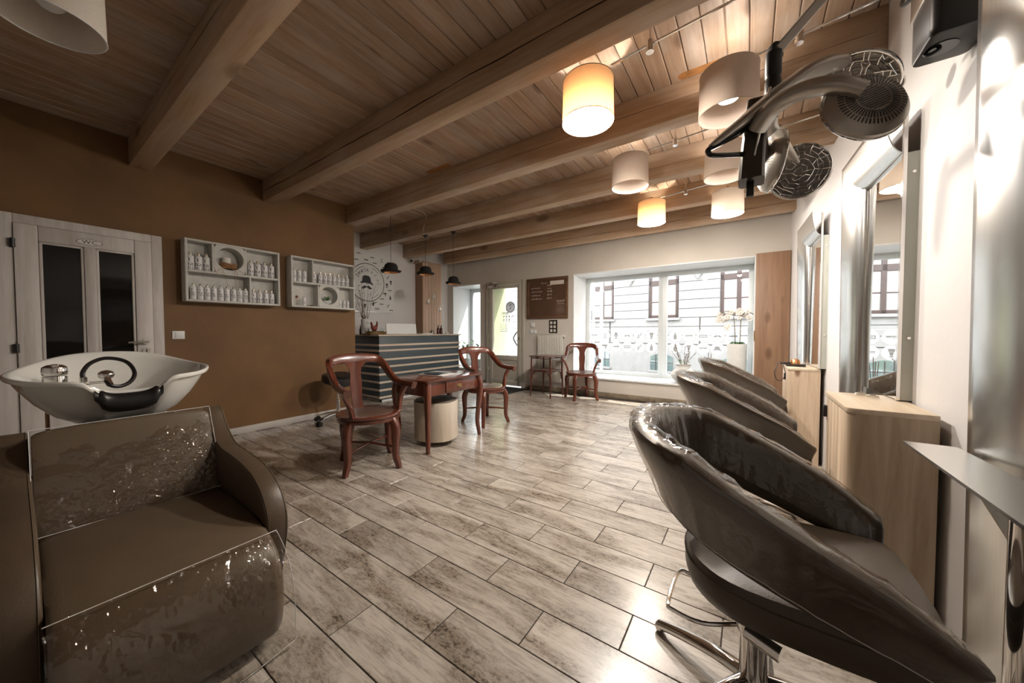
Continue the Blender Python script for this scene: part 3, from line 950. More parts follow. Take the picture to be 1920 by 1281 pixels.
WARM = (1.0, 0.90, 0.78)
COOLW = (1.0, 0.94, 0.88)
SR, SZ0, SZ1 = 0.157, 2.455, 2.70
def lamp(x, y, kind, label, rod, gain=1.0):
    t = thing('ceiling_lamp', label, 'lamp', (x, y, SZ0), group='drum lamps on steel rods')
    m = {'w': m_shade_w, 'b': m_shade_b, 'c': m_shade_c, 'off': m_shade_c}[kind]
    h = SZ1 - SZ0
    n = 40
    b = B().loft([[(SR * k_ * math.cos(2 * PI * k / n), SR * k_ * math.sin(2 * PI * k / n), z) for k in range(n)] for k_, z in ((1, 0), (0.985, h * .5), (0.97, h))], True, False)
    sh = b.obj('lamp_shade', m, t, smooth=60)
    for k_, z in ((1.0, 0.0), (0.97, h)):
        B().tube([(SR * k_ * math.cos(2 * PI * k / n), SR * k_ * math.sin(2 * PI * k / n), z) for k in range(n)], 0.0026, 6, wrap=True).obj('rim', m_rim if kind != 'off' else m_wpaint, sh)
    f = B()
    for k in range(3): f.cyl((0, 0, h - .03), (SR * .96 * math.cos(2 * PI * k / 3), SR * .96 * math.sin(2 * PI * k / 3), h - .03), 0.002, seg=6)
    f.cyl((0, 0, h - .09), (0, 0, h + .06), 0.014, seg=12)
    f.obj('lamp_holder', m_nickel, t)
    if kind in ('w', 'c'):
        B().ball((0, 0, 0.075), 0.058, 20, 14, (1, 1, 1.12)).obj('bulb', m_bulb, t)
        point_light('bulb_light', (0, 0, 0.006), LAMP * gain, WARM if kind == 'w' else COOLW, 0.06, t)
    elif kind == 'b':
        B().lathe([(0.012, .17), (0.03, .14), (0.05, .105), (0.055, .09)], 20).obj('bulb_body', m_wpaint, t)
        B().cyl((0, 0, 0.088), (0, 0, 0.0895), 0.052, seg=24).obj('bulb', m_led, t)
        point_light('bulb_light', (0, 0, -0.004), LAMP * gain, COOLW, 0.05, t, spot=179)
        up_ = point_light('added_uplight', (0, 0, h - .02), LAMP * 0.10, COOLW, 0.05, t, spot=165)  # added upward spot imitating light out of the shade top; reflector bulbs throw none
        up_.rotation_euler = (PI, 0, 0)
    else:
        B().ball((0, 0, 0.11), 0.05, 16, 10, (1, 1, 1.1)).obj('bulb', m_wpaint, t)
    if rod:
        x1, y1, cx = rod
        f = B().cyl((0.0, 0.0, h + .03), (x1 - x, y1 - y, h + .03), 0.0065, seg=8)
        f.obj('rod', m_chrome, t)
        tt = (cx - x) / (x1 - x)
        cy_ = (y1 - y) * tt
        f = B().cyl((cx - x, cy_, h - .012), (cx - x, cy_, h + .045), 0.021, seg=16)
        f.cyl((cx - x, cy_, h + .04), (cx - x, cy_, CZ - SZ0), 0.004, seg=6)
        f.obj('rod_clamp', m_chrome, t)
    return t

lamp(-0.845, 2.07, 'w', 'warm glowing drum lamp with round opal bulb, nearest in its row', (0.30, 1.95, -0.47), 1.05)
lamp(-0.12, 2.47, 'b', 'beige drum lamp with bright recessed spot, directly left of the hood dryer', (0.58, 2.36, 0.20), .12)
lamp(-0.90, 3.20, 'b', 'beige drum lamp with small recessed spot, behind the orange opal bulb lamp', (0.20, 3.06, -0.52), 1.5)
lamp(-0.18, 3.45, 'b', 'beige drum lamp with recessed spot, partly hidden by the hood dryer', (0.54, 3.36, 0.168), .16)
lamp(-0.98, 4.40, 'w', 'orange glowing drum lamp farthest back near the end beam, left of its pair', (0.10, 4.18, -0.60), 1.2)
lamp(-0.21, 4.55, 'c', 'pale glowing drum lamp farthest back near the end beam, right of its pair', (0.50, 4.42, 0.15), .22)
lamp(-2.46, 0.13, 'off', 'large white unlit drum lamp above the wash basin', None)
for y in (4.30, 3.32):
    g = B().cyl((XW(y), y, 2.66), (XW(y) - 0.02, y, 2.66), 0.045, seg=24); g.cyl((XW(y) - .02, y, 2.66), (XW(y) - .05, y, 2.66), 0.012, seg=10)
    tag(g.obj('rod_bracket', m_wpaint), 'round white wall bracket of the lamp rods, %s the second mirror' % ('beyond' if y > 4 else 'just above'), 'bracket', 'rod brackets')

# ------------------------------------------------------------------ bowler hat pendants
hat_prof = [(0.000, .143), (.045, .140), (.072, .128), (.088, .105), (.094, .075), (.097, .035), (.105, .022), (.128, .018), (.140, .030), (.143, .034), (.141, .026), (.128, .010), (.100, .010), (.092, .03), (.088, .075), (.080, .10), (.06, .122), (.0, .13)]
def hat(x, y, z, ztop, label, rose):
    t = thing('hat_lamp', label, 'pendant lamp', (x, y, z), R(20), group='bowler hat pendant lamps')
    out = [(max(r_, .002), q) for r_, q in hat_prof[:13]]
    inn = [(max(r_, .002), q) for r_, q in hat_prof[12:]]
    def oval(prof):
        rg = []
        for r_, q in prof:
            rg.append([(r_ * math.cos(2 * PI * k / 32), r_ * .86 * math.sin(2 * PI * k / 32), q + (0.016 * (math.sin(2 * PI * k / 32) ** 2) if r_ > .11 else 0)) for k in range(32)])
        return rg
    B().loft(oval(out), True, False).obj('hat_shell', m_felt, t)
    B().loft(oval(inn), True, False).obj('hat_lining', m_copper, t)
    B().tube([(.0985 * math.cos(2 * PI * k / 32), .0985 * .86 * math.sin(2 * PI * k / 32), .036) for k in range(32)], (.004), 6, wrap=True).obj('hat_band', m_blackg, t)
    B().cyl((0, 0, .14), (0, 0, ztop - z), 0.0028, seg=6).obj('cord', m_black, t)
    if rose: B().lathe([(0.003, ztop - z - .045), (.02, ztop - z - .035), (.036, ztop - z - .012), (.04, ztop - z)], 20).obj('ceiling_rose', m_black, t)
    B().ball((0, 0, .06), .03, 10, 8).obj('bulb', m_wpaint, t)
    return t
hat(-4.04, 2.97, 1.945, CZ, 'black bowler hat pendant nearest the brown wall, hanging in front of the poster', True)
hat(-4.205, 3.73, 2.035, 2.665, 'black bowler hat pendant in the middle, in front of the coat panel', True)
hat(-4.33, 4.48, 1.985, CZ, 'black bowler hat pendant nearest the entrance niche', True)
g = B().tube(spline([(-4.0, 2.86, 2.70), (-4.0, 3.05, 2.90), (-3.95, 3.45, 2.90), (-4.1, 3.652, 2.88), (-4.17, 3.652, 2.72), (-4.19, 3.69, 2.655)], 6), 0.004, 6)
tag(g.obj('white_cable', m_wpaint), 'thin white cable looping from beam to the middle hat pendant', 'cable')
g = B().tube(spline([(-5.7, 4.604, 2.80), (-5.0, 4.604, 2.83), (-4.5, 4.604, 2.87), (-4.33, 4.56, 2.885)], 6), 0.004, 6)
tag(g.obj('white_cable', m_wpaint), 'thin white cable stapled along the beam face to the far hat pendant', 'cable')
# ------------------------------------------------------------------ wall shelves with bottles
FX = -4.55       # front plane of the shelves
def circle_block(y0, y1, z0, z1, cy, cz, r, depth0, depth1, n=32):
    """rectangular block with a round hole through it, front at depth1"""
    b = B()
    out = []
    for k in range(n):
        a = 2 * PI * (k + .5) / n
        dx, dz = math.cos(a), math.sin(a)
        tt = min((y1 - cy) / dx if dx > 1e-6 else ((y0 - cy) / dx if dx < -1e-6 else 9), (z1 - cz) / dz if dz > 1e-6 else ((z0 - cz) / dz if dz < -1e-6 else 9))
        out.append((cy + dx * tt, cz + dz * tt))
    inn = [(cy + r * math.cos(2 * PI * (k + .5) / n), cz + r * math.sin(2 * PI * (k + .5) / n)) for k in range(n)]
    rings = [[(depth0, a, c) for a, c in inn], [(depth1 - .006, a, c) for a, c in inn], [(depth1, cy + (a - cy) * 1.05, cz + (c - cz) * 1.05) for a, c in inn], [(depth1, a, c) for a, c in out], [(depth0, a, c) for a, c in out]]
    b.loft(rings, True, False)
    return b

def wall_shelf(label, y0, y1, z0, z1, boards, hole):
    t = thing('wall_shelf', label, 'shelf', (LX, (y0 + y1) / 2, z0), group='white plaster wall shelves')
    th = 0.022
    f = B()
    f.box(LX, FX, y0, y0 + th, z0, z1); f.box(LX, FX, y1 - th, y1, z0, z1)
    f.box(LX, FX, y0 + th, y1 - th, z0, z0 + th); f.box(LX, FX, y0 + th, y1 - th, z1 - th, z1)
    f.obj('shelf_frame', m_plasterbox, t, bevel=0.006, world=True)
    B().box(LX, LX + .012, y0 + th, y1 - th, z0 + th, z1 - th).obj('back_panel', m_plasterbox, t, world=True)
    for q in boards:
        B().box(LX, FX - .002, *q).obj('divider', m_plasterbox, t, bevel=0.005, world=True)
    circle_block(*hole, LX + .012, FX - .001).obj('round_niche', m_plasterbox, t, world=True)
    return t
wall_shelf('white plaster wall shelf with bird nest in its round niche, beside the WC door', 0.985, 1.815, 1.45, 2.072,
           [(1.007, 1.793, 1.745, 1.768), (1.195, 1.213, 1.768, 2.05), (1.478, 1.494, 1.768, 2.05), (1.512, 1.530, 1.472, 1.745)],
           (1.213, 1.478, 1.768, 2.05, 1.343, 1.918, 0.118))
wall_shelf('white plaster wall shelf with succulent in its round niche', 1.935, 2.752, 1.45, 2.072,
           [(1.957, 2.730, 1.745, 1.768), (2.182, 2.198, 1.768, 2.05), (2.246, 2.262, 1.472, 1.745), (2.512, 2.528, 1.472, 1.745)],
           (2.262, 2.512, 1.472, 1.745, 2.388, 1.618, 0.112))

# bottles: shared meshes
def bottle_parts(r, h, spray):
    body = B().lathe([(r * .9, 0), (r, .004), (r, h * .72), (r * .92, h * .78), (r * .5, h * .83), (r * .42, h * .85)], 18).mesh('bottle_body')
    body.materials.append(m_bottle)
    if spray:
        cap = B().lathe([(r * .45, h * .84), (r * .45, h * .90), (r * .3, h * .92), (r * .14, h * .98), (r * .1, h)], 12).mesh('cap')
    else:
        cap = B().lathe([(r * .46, h * .84), (r * .48, h * .86), (r * .48, h * .985), (r * .42, h)], 14).mesh('cap')
    cap.materials.append(m_cap)
    b = B()
    rr = r * 1.012
    def bend(p): return (rr * math.cos(p[0] / rr), rr * math.sin(p[0] / rr), p[1])
    sc = r / 0.03
    sz = .062 * sc if not spray else .040 * sc
    for s, dx, dz in (('Y', -.004 * sc, h * .58), ('na', -.002, h * .58 - sz * .72), ('et', .008 * sc, h * .58 - sz * 1.36)):
        v, fc = text_polys(s, sz, 1.1)
        vv = [b.bm.verts.new(bend((p[0] + dx, p[1] + dz))) for p in v]
        for q in fc:
            try: b.bm.faces.new([vv[i] for i in q])
            except ValueError: pass
    let = b.mesh('lettering', smooth=0)
    let.materials.append(m_ink)
    return body, cap, let
BIG = bottle_parts(0.030, 0.178, False)
MED = bottle_parts(0.027, 0.150, False)
SPR = bottle_parts(0.0255, 0.165, True)
SML = bottle_parts(0.020, 0.120, True)
def bottle(kind, y, z, label, group, x=-4.598, rz=0.0):
    body, cap, let = kind
    t = thing('bottle', label, 'bottle', (x, y, z), rz, group=group)
    inst('bottle_body', body, t); inst('cap', cap, t); inst('lettering', let, t)
    return t
ORD = ['first', 'second', 'third', 'fourth', 'fifth', 'sixth', 'seventh', 'eighth', 'ninth']
rng = random.Random(3)
def row(kind, ys, z, where, x=-4.598, size=''):
    n = len(ys)
    for i, y in enumerate(ys):
        if n == 1: lab = 'white bottle %s' % where
        else: lab = '%s white %sbottle from the left %s' % (ORD[i], size, where)
        bottle(kind, y, z, lab, 'white bottles %s' % where, x + rng.uniform(-.006, .006), R(rng.uniform(-18, 12) - 18))
row(BIG, [1.038, 1.102, 1.164], 1.768, 'left of the bird nest', -4.605, 'big ')
row(BIG, [1.545, 1.612, 1.676, 1.742], 1.768, 'right of the bird nest', -4.6, 'big ')
row(SPR, [1.052 + .0545 * i for i in range(9)], 1.472, 'below the bird nest', size='spray ')
row(MED, [1.563, 1.622, 1.681, 1.742], 1.472, 'in the corner cell below the big bottles')
row(SPR, [1.985, 2.045, 2.105], 1.768, 'in the top end cell above the sunflower', size='spray ')
row(MED, [2.225, 2.300, 2.362, 2.420, 2.480, 2.538, 2.598, 2.660], 1.768, 'in the long cell above the succulent')
row(SML, [2.095], 1.472, 'standing alone beside the small sunflower')
row(SML, [2.560, 2.615, 2.670], 1.472, 'right of the succulent', size='small ')

# nest with candle
t = thing('bird_nest', 'brown straw bird nest in the round shelf niche', 'nest', (-4.60, 1.343, 1.802))
rn = random.Random(9)
for k in range(46):
    a0 = rn.uniform(0, 2 * PI); rad = rn.uniform(.05, .088); zz = rn.uniform(.0, .055)
    pts = [(.8 * rad * math.cos(a0 + q * .5) * (.6 if True else 1), rad * math.sin(a0 + q * .5), zz + .012 + .018 * abs(math.sin(a0 + q * .5)) + rn.uniform(-.006, .006)) for q in range(6)]
    B().tube(pts, 0.0022, 4).obj('straw', m_straw, t)
for y1_, z1_, y2_, z2_ in ((-.06, -.06, -.02, -.17), (.03, -.07, .045, -.19), (.05, -.08, .09, -.18), (-.10, .0, -.12, -.05), (.1, .0, .115, -.03)):
    B().tube(spline([(.04, y1_ * .4, .03), (.062, y1_, -.01), (.062, (y1_ + y2_) / 2, (z1_ + z2_) / 2), (.055, y2_, z2_)], 4), 0.0016, 4).obj('straw', m_straw, t)
g = B().lathe([(.03, 0), (.038, .01), (.038, .06), (.034, .064)], 18, Matrix.Translation((-4.63, 1.335, 1.876)))
g = tag(g.obj('candle', m_petal), 'white candle jar sitting in the straw nest', 'candle')
# sunflower, stone, succulent
t = thing('dried_flower', 'small dried sunflower on a stalk in the second shelf', 'flower', (-4.59, 2.005, 1.472))
B().cyl((0, 0, 0), (.01, 0, .10), .002, seg=6).obj('stalk', m_straw, t)
for k in range(12):
    a = 2 * PI * k / 12
    B().flat([[(0.012 * math.cos(a - .3), .012 * math.sin(a - .3)), (.034 * math.cos(a), .034 * math.sin(a)), (.012 * math.cos(a + .3), .012 * math.sin(a + .3))]], axes((.012, 0, .105), (0, 1, 0), (0, 0, 1), (1, 0, 0))).obj('petal', m_straw, t)
B().ball((.012, 0, .105), .014, 10, 6, (.5, 1, 1)).obj('flower_head', m_twig, t)
t = thing('bead_string', 'small heap of brown beads beside the lone bottle', 'beads', (-4.61, 2.165, 1.472))
for k in range(7): B().ball((rn.uniform(-.02, .02), k * .009 - .02, .008), .008, 8, 6).obj('bead', m_twig, t)
t = thing('succulent', 'green succulent in a pale boat shaped bowl in round niche', 'plant', (-4.60, 2.385, 1.510))
B().lathe([(.02, 0), (.045, .012), (.062, .045), (.058, .045), (.04, .02)], 20, Matrix.Diagonal((.55, 1, 1, 1))).obj('bowl', m_ropot, t)
for k in range(14):
    a = rn.uniform(0, 2 * PI); L_ = rn.uniform(.02, .055); h_ = rn.uniform(.03, .075)
    B().tube(spline([(0, .0, .035), (.4 * L_ * math.cos(a), L_ * math.sin(a) * .7, .04 + h_ * .6), (.6 * L_ * math.cos(a), L_ * math.sin(a) * 1.1, .04 + h_)], 3), [.003, .004, .005, .006, .006, .004, .001], 5).obj('leaf', m_leaf, t)

# light switch on the brown wall
t = thing('light_switch', 'white double light switch on the brown wall', 'switch', (LX, 0.953, 1.115))
B().box(0, .008, -.046, .046, -.04, .04).obj('plate', m_wpaint, t, bevel=.002)
B().box(.006, .012, -.026, .036, -.028, .028).obj('rocker', m_wpaint, t, bevel=.002)
# ------------------------------------------------------------------ mahogany armchairs
def cabriole(p_top, p_bot, out, r_top=.024, r_bot=.014, sec=None):
    a, b_ = Vector(p_top), Vector(p_bot)
    o = Vector(out)
    pts = [a, a.lerp(b_, .18) + o * .022, a.lerp(b_, .45) + o * .004, a.lerp(b_, .75) - o * .018, a.lerp(b_, .92) - o * .006, b_]
    P_ = spline(pts, 4)
    n = len(P_)
    rr = []
    for i in range(n):
        q = i / (n - 1)
        rr.append(r_top * (1 - q) + r_bot * q + (.004 * math.sin(PI * min(1, q * 2.2)) if q < .45 else 0))
    return P_, rr
SQ = [(-1, -.75), (-.75, -1), (.75, -1), (1, -.75), (1, .75), (.75, 1), (-.75, 1), (-1, .75)]

def armchair(name, label, loc, rz, face):
    MS = Matrix.Rotation(face - rz, 4, 'Z')
    def up(b):
        b.bm.transform(MS)
        return b
    t = thing(name, label, 'armchair', loc, rz, group='mahogany armchairs')
    B().lathe([(.22, .402), (.250, .404), (.254, .416), (.254, .432), (.248, .434)], 40).obj('seat_apron', m_mahog, t)
    B().lathe([(.244, .436), (.258, .438), (.262, .448), (.259, .460), (.244, .466), (.208, .466), (.208, .45)], 40).obj('seat', m_mahogx, t)
    B().lathe([(.207, .455), (.207, .464), (.180, .4665), (.10, .468), (.09, .4705), (.03, .4705), (.004, .471)], 40).obj('seat_inlay', m_leather, t)
    for sx in (1, -1):
        for sy in (1, -1):
            o = (sx * .7, sy * .7, 0)
            P_, rr = cabriole((sx * .162, sy * .162, .412), (sx * .208, sy * .208, 0), o, .030, .018)
            B().tube(P_, rr, sec=SQ, up=(sx, sy, 0.0)).obj('leg', m_mahog, t, smooth=50)
    for s_ in (1, -1):
        B().tube([(-.175, -.175 * s_, .175), (0, 0, .19), (.175, .175 * s_, .175)], [.009, .013, .009], 8).obj('stretcher', m_mahog, t)
    # bow: arms sweeping up into the back rail
    half = [(.225, .300, .672), (.19, .296, .682), (.10, .282, .686), (-.02, .266, .708), (-.115, .258, .775), (-.190, .245, .850), (-.238, .205, .893), (-.262, .10, .905), (-.268, 0, .907)]
    path = spline([(x, -y, z) for x, y, z in half] + [(x, y, z) for x, y, z in half[-2::-1]], 5)
    n = len(path)
    rr = []
    for i in range(n):
        q = abs(i / (n - 1) * 2 - 1)       # 1 at the arm ends, 0 at the middle
        back = max(0, 1 - q * 1.5)
        end = .008 if q > .965 else 0
        rr.append((.019 + .004 * (1 - back) * (1 if q < .95 else 1.3) + end * .3, .025 + .019 * back + end))
    up(B().tube(path, rr, sec=SQ, up=(-.35, 0, 1))).obj('bow_rail', m_mahog, t, smooth=50)
    for sy in (1, -1):
        p_ = spline([(.125, sy * .205, .45), (.118, sy * .222, .53), (.11, sy * .250, .60), (.13, sy * .284, .672)], 4)
        up(B().tube(p_, [(.017, .026 - .006 * math.sin(PI * i / (len(p_) - 1))) for i in range(len(p_))], sec=SQ, up=(1, 0, 0))).obj('arm_post', m_mahog, t, smooth=50)
    # splat, bent slightly
    b = B()
    prof = [(.455, .055), (.50, .047), (.56, .046), (.63, .052), (.70, .054), (.76, .047), (.815, .056), (.855, .082), (.88, .115)]
    zs = spline2(prof, 4)
    f_, k_ = [], []
    for z, w in zs:
        x = -.198 - .045 * ((z - .455) / .45) ** 1.2 - .012 * math.sin(PI * (z - .455) / .45)
        curve = .018
        ring = []
        for q in (-1, -.5, 0, .5, 1): ring.append((x + curve * (q * w / .12) ** 2 + .006, q * w, z))
        for q in (1, .5, 0, -.5, -1): ring.append((x + curve * (q * w / .12) ** 2 - .006, q * w, z))
        f_.append(ring)
    up(b.loft(f_, True, True)).obj('splat', m_mahog, t, smooth=50)
    return t
armchair('armchair', 'mahogany armchair nearest the camera at the near end of the desk', (-2.685, 1.74, 0), R(-26.6), R(-4))
armchair('armchair', 'mahogany armchair at the far end of the desk, before the entrance', (-2.74, 3.40, 0), R(-11), R(-14))
armchair('armchair', 'mahogany armchair by the shop window beside the bentwood table', (-2.34, 5.51, 0), R(-44), R(-70))

# ------------------------------------------------------------------ writing desk
t = thing('writing_desk', 'mahogany writing desk with one drawer and curved legs', 'desk', (-2.69, 2.56, 0))
def rrect(x0, x1, y0, y1, r, n=5):
    out = []
    for cx, cy, a0 in ((x1 - r, y1 - r, 0), (x0 + r, y1 - r, 90), (x0 + r, y0 + r, 180), (x1 - r, y0 + r, 270)):
        for k in range(n + 1):
            a = R(a0 + 90 * k / n); out.append((cx + r * math.cos(a), cy + r * math.sin(a)))
    return out
B().prism(rrect(-2.965, -2.415, 2.145, 2.985, .035), pl, .672, .692).obj('desk_top', m_mahogx, t, bevel=.006, world=True)
f = B(); f.box(-2.925, -2.450, 2.185, 2.205, .535, .672); f.box(-2.925, -2.450, 2.925, 2.945, .535, .672); f.box(-2.925, -2.905, 2.205, 2.925, .535, .672); f.box(-2.472, -2.450, 2.205, 2.925, .535, .672)
f.obj('apron', m_mahog, t, bevel=.003, world=True)
dw = B().box(-2.452, -2.436, 2.415, 2.785, .548, .648).obj('drawer', m_mahog, t, bevel=.004, world=True)
f = B().prism([(-.04, 0), (-.025, .015), (0, .02), (.025, .015), (.04, 0), (.025, -.012), (0, -.02), (-.025, -.012)], axes((-2.435, 2.60, .60), (0, 1, 0), (0, 0, 1), (1, 0, 0)), 0, .002)
f.tube(spline([(-2.432, 2.572, .603), (-2.42, 2.575, .592), (-2.415, 2.60, .585), (-2.42, 2.625, .592), (-2.432, 2.628, .603)], 4), .003, 6)
f.obj('drawer_pull', m_gold, dw, world=True)
for sx, x in ((1, -2.467), (-1, -2.905)):
    for sy, y in ((-1, 2.203), (1, 2.927)):
        P_, rr = cabriole((x, y, .672), (x + sx * .012, y + sy * .012, 0), (sx * .7, sy * .7, 0), .027, .015)
        B().tube(P_, rr, sec=SQ, up=(1, 0, 0)).obj('leg', m_mahog, t, world=True, smooth=50)
# open magazine
t = thing('magazine', 'open magazine lying on the mahogany desk', 'magazine', (-2.74, 2.60, .692), R(6))
for s_, mt in ((-1, m_paper), (1, m_frost2)):
    b = B()
    ring = []
    for k in range(7):
        q = k / 6
        ring.append([(-.16, s_ * (.003 + q * .125), .004 + .012 * math.sin(PI * min(1, q * 1.3)) ** 1 * (1 - q)), (.16, s_ * (.003 + q * .125), .004 + .012 * math.sin(PI * min(1, q * 1.3)) * (1 - q))])
    top = ring
    b.loft([[r_[0], r_[1], (r_[1][0], r_[1][1], .001), (r_[0][0], r_[0][1], .001)] for r_ in top], True, True)
    pg = b.obj('page', m_paper, t)
    B().box(-.13, .10, min(s_ * .02, s_ * .115), max(s_ * .02, s_ * .115), .0172, .0174).obj('printed_photo', m_inkg if s_ > 0 else m_counter, pg)

# ------------------------------------------------------------------ log stool on castors
t = thing('log_stool', 'peeled log stool on small castors under the desk', 'stool', (-2.70, 2.53, 0))
b = B()
rg = []
n = 28
rl = random.Random(4)
ph = [rl.uniform(0, 6) for _ in range(4)]
def lr(a): return .238 * (1 + .05 * math.cos(2 * a + ph[0]) + .03 * math.cos(3 * a + ph[1]) + .018 * math.cos(5 * a + ph[2]))
for z, k_ in ((.045, .95), (.055, 1.0), (.24, .985), (.42, 1.0), (.435, .985)):
    rg.append([(lr(2 * PI * k / n) * k_, lr(2 * PI * k / n) * k_ * math.copysign(1, 1) * 0 + lr(2 * PI * k / n) * k_ * 0, z) for k in range(n)])
rg = [[(lr(2 * PI * k / n) * k_ * math.cos(2 * PI * k / n), lr(2 * PI * k / n) * k_ * math.sin(2 * PI * k / n), z) for k in range(n)] for z, k_ in ((.045, .95), (.055, 1.0), (.24, .985), (.42, 1.0), (.435, .985))]
b.loft(rg, True, True).obj('log', m_log, t)
B().loft([[(lr(2 * PI * k / n) * k_ * math.cos(2 * PI * k / n), lr(2 * PI * k / n) * k_ * math.sin(2 * PI * k / n), z) for k in range(n)] for z, k_ in ((.436, .97), (.4375, .95))], True, True).obj('log_top', m_logtop, t)
for a in (0.4, 1.97, 3.54, 5.1):
    B().cyl((.165 * math.cos(a) - .008, .165 * math.sin(a), .02), (.165 * math.cos(a) + .008, .165 * math.sin(a), .02), .02, seg=12).obj('castor', m_nickel, t)

# ------------------------------------------------------------------ bentwood side table
t = thing('side_table', 'tall bentwood side table with a lower shelf by the radiator', 'table', (-2.955, 5.415, 0), R(-4))
B().prism(rrect(-.235, .235, -.235, .235, .02), pl, .705, .722).obj('table_top', m_mahogd, t, bevel=.004)
B().prism(rrect(-.20, .20, -.20, .20, .04), pl, .462, .476).obj('lower_shelf', m_mahogd, t, bevel=.003)
for sx in (1, -1):
    for sy in (1, -1):
        B().tube([(sx * .195, sy * .195, .705), (sx * .198, sy * .198, .45), (sx * .208, sy * .208, 0)], [.015, .017, .012], 10).obj('leg', m_mahogd, t)
for q in range(4):
    a = q * PI / 2
    Mq = Matrix.Rotation(a, 4, 'Z')
    pts = [Mq @ Vector(p) for p in spline([(.19, -.185, .30), (.19, -.17, .40), (.19, -.10, .448), (.19, .10, .448), (.19, .17, .40), (.19, .185, .30)], 5)]
    B().tube(pts, .0095, 8).obj('bentwood_brace', m_mahogd, t)
for q in range(4):
    a = q * PI / 2
    Mq = Matrix.Rotation(a, 4, 'Z')
    B().tube([Mq @ Vector(p) for p in ((.185, -.19, .68), (.185, .19, .68))], .009, 6).obj('top_rail', m_mahogd, t)

# ------------------------------------------------------------------ radiator, signs and switches on the back wall
t = thing('radiator', 'cream panel radiator on the wall behind the bentwood table', 'radiator', (-3.11, BY, .15))
f = B().box(-3.37, -2.86, 5.805, 5.83, .19, 1.095); f.obj('panel', m_rad, t, bevel=.01, world=True)
for k in range(14):
    x = -3.345 + k * .0355
    B().box(x - .011, x + .011, 5.792, 5.808, .22, 1.065).obj('rib', m_rad, t, bevel=.007, world=True)
f = B().box(-3.375, -2.855, 5.80, 5.87, 1.088, 1.10); f.box(-2.862, -2.85, 5.80, 5.87, .18, 1.10); f.box(-3.375, -3.365, 5.80, 5.87, .18, 1.10)
f.obj('casing', m_rad, t, bevel=.004, world=True)
f = B().cyl((-2.84, 5.83, 1.06), (-2.80, 5.83, 1.06), .018, seg=12); f.cyl((-2.85, 5.83, .20), (-2.85, 5.83, .12), .008, seg=8)
f.obj('valve', m_wpaint, t, world=True)
for x in (-3.3, -2.93): B().box(x - .015, x + .015, 5.83, 5.877, .8, .84).obj('wall_bracket', m_rad, t, world=True)

t = thing('price_board', 'dark framed tinted mirror with chalk written price list', 'board', (-3.2, BY - .02, 1.78))
f = B()
x0, x1, za, zb = -3.655, -2.758, 1.40, 2.185
f.box(x0, x1, 5.845, 5.88, zb - .055, zb); f.box(x0, x1, 5.845, 5.88, za, za + .055); f.box(x0, x0 + .055, 5.845, 5.88, za + .055, zb - .055); f.box(x1 - .055, x1, 5.845, 5.88, za + .055, zb - .055)
f.obj('frame', m_boardf, t, bevel=.006, world=True)
B().box(x0 + .05, x1 - .05, 5.862, 5.872, za + .05, zb - .05).obj('mirror_glass', m_boardg, t, world=True)
rnd = random.Random(21)
f = B()
M = axes((0, 5.8612, 0), (1, 0, 0), (0, 0, 1), (0, -1, 0))
def scribble(xa, xb, z, h):
    x = xa
    while x < xb:
        w = rnd.uniform(.010, .022)
        f.tube([(x, 5.8612, z), (x + w * .3, 5.8612, z + h * rnd.uniform(.3, 1)), (x + w * .6, 5.8612, z + h * rnd.uniform(-.2, .3)), (x + w, 5.8612, z + h * rnd.uniform(.1, .6))], .0014, 4)
        x += w * 1.15
scribble(-3.32, -3.20, 2.075, .035)
for j, z in enumerate((1.985, 1.915, 1.845, 1.775)): scribble(-3.54, -3.36 + .04 * (j % 2), z, .03)
for j, z in enumerate((2.02, 1.965, 1.91, 1.845, 1.78)): scribble(-3.19, -3.10, z, .04)
scribble(-2.99, -2.82, 1.715, .045); scribble(-2.97, -2.84, 1.665, .035)
cw_ = f.obj('chalk_writing', m_chalk, t, world=True, smooth=0)
cw_['kind'] = 'stuff'
B().box(-3.13, -2.84, 5.8600, 5.8612, 2.04, 2.115).obj('paper_strip', m_chalk, t, world=True)

t = thing('thermostat', 'small white thermostat under the framed price board', 'thermostat', (-3.525, BY, 1.28))
B().box(-.045, .045, -.022, 0, -.045, .045).obj('body', m_wpaint, t, bevel=.006)
B().cyl((.01, -.022, .02), (.01, -.026, .02), .012, seg=12).obj('dial', m_wpaint, t)
t = thing('wall_switch', 'double white switch below the thermostat beside the entrance', 'switch', (-3.515, BY, 1.148))
B().box(-.075, .075, -.01, 0, -.038, .038).obj('plate', m_wpaint, t, bevel=.003)
for s_ in (-1, 1): B().box(s_ * .036 - .028, s_ * .036 + .028, -.014, -.008, -.028, .028).obj('rocker', m_wpaint, t, bevel=.003)
t = thing('notice_card', 'small black notice card with six pale squares above the radiator', 'card', (-3.073, BY, 1.12))
B().box(-.088, .088, -.006, 0, 0, .25).obj('card', m_blackg, t, bevel=.002)
for i in range(2):
    for j in range(3):
        B().box(-.062 + i * .072, -.062 + i * .072 + .05, -.0068, -.006, .022 + j * .075, .022 + j * .075 + .052).obj('printed_square', m_chalk, t)
t = thing('door_mat', 'dark door mat in front of the entrance door', 'mat', (-4.2, 5.45, 0.0))
B().box(-.62, .60, -.36, .34, 0, .012).obj('mat_pile', m_mat, t, bevel=.004)

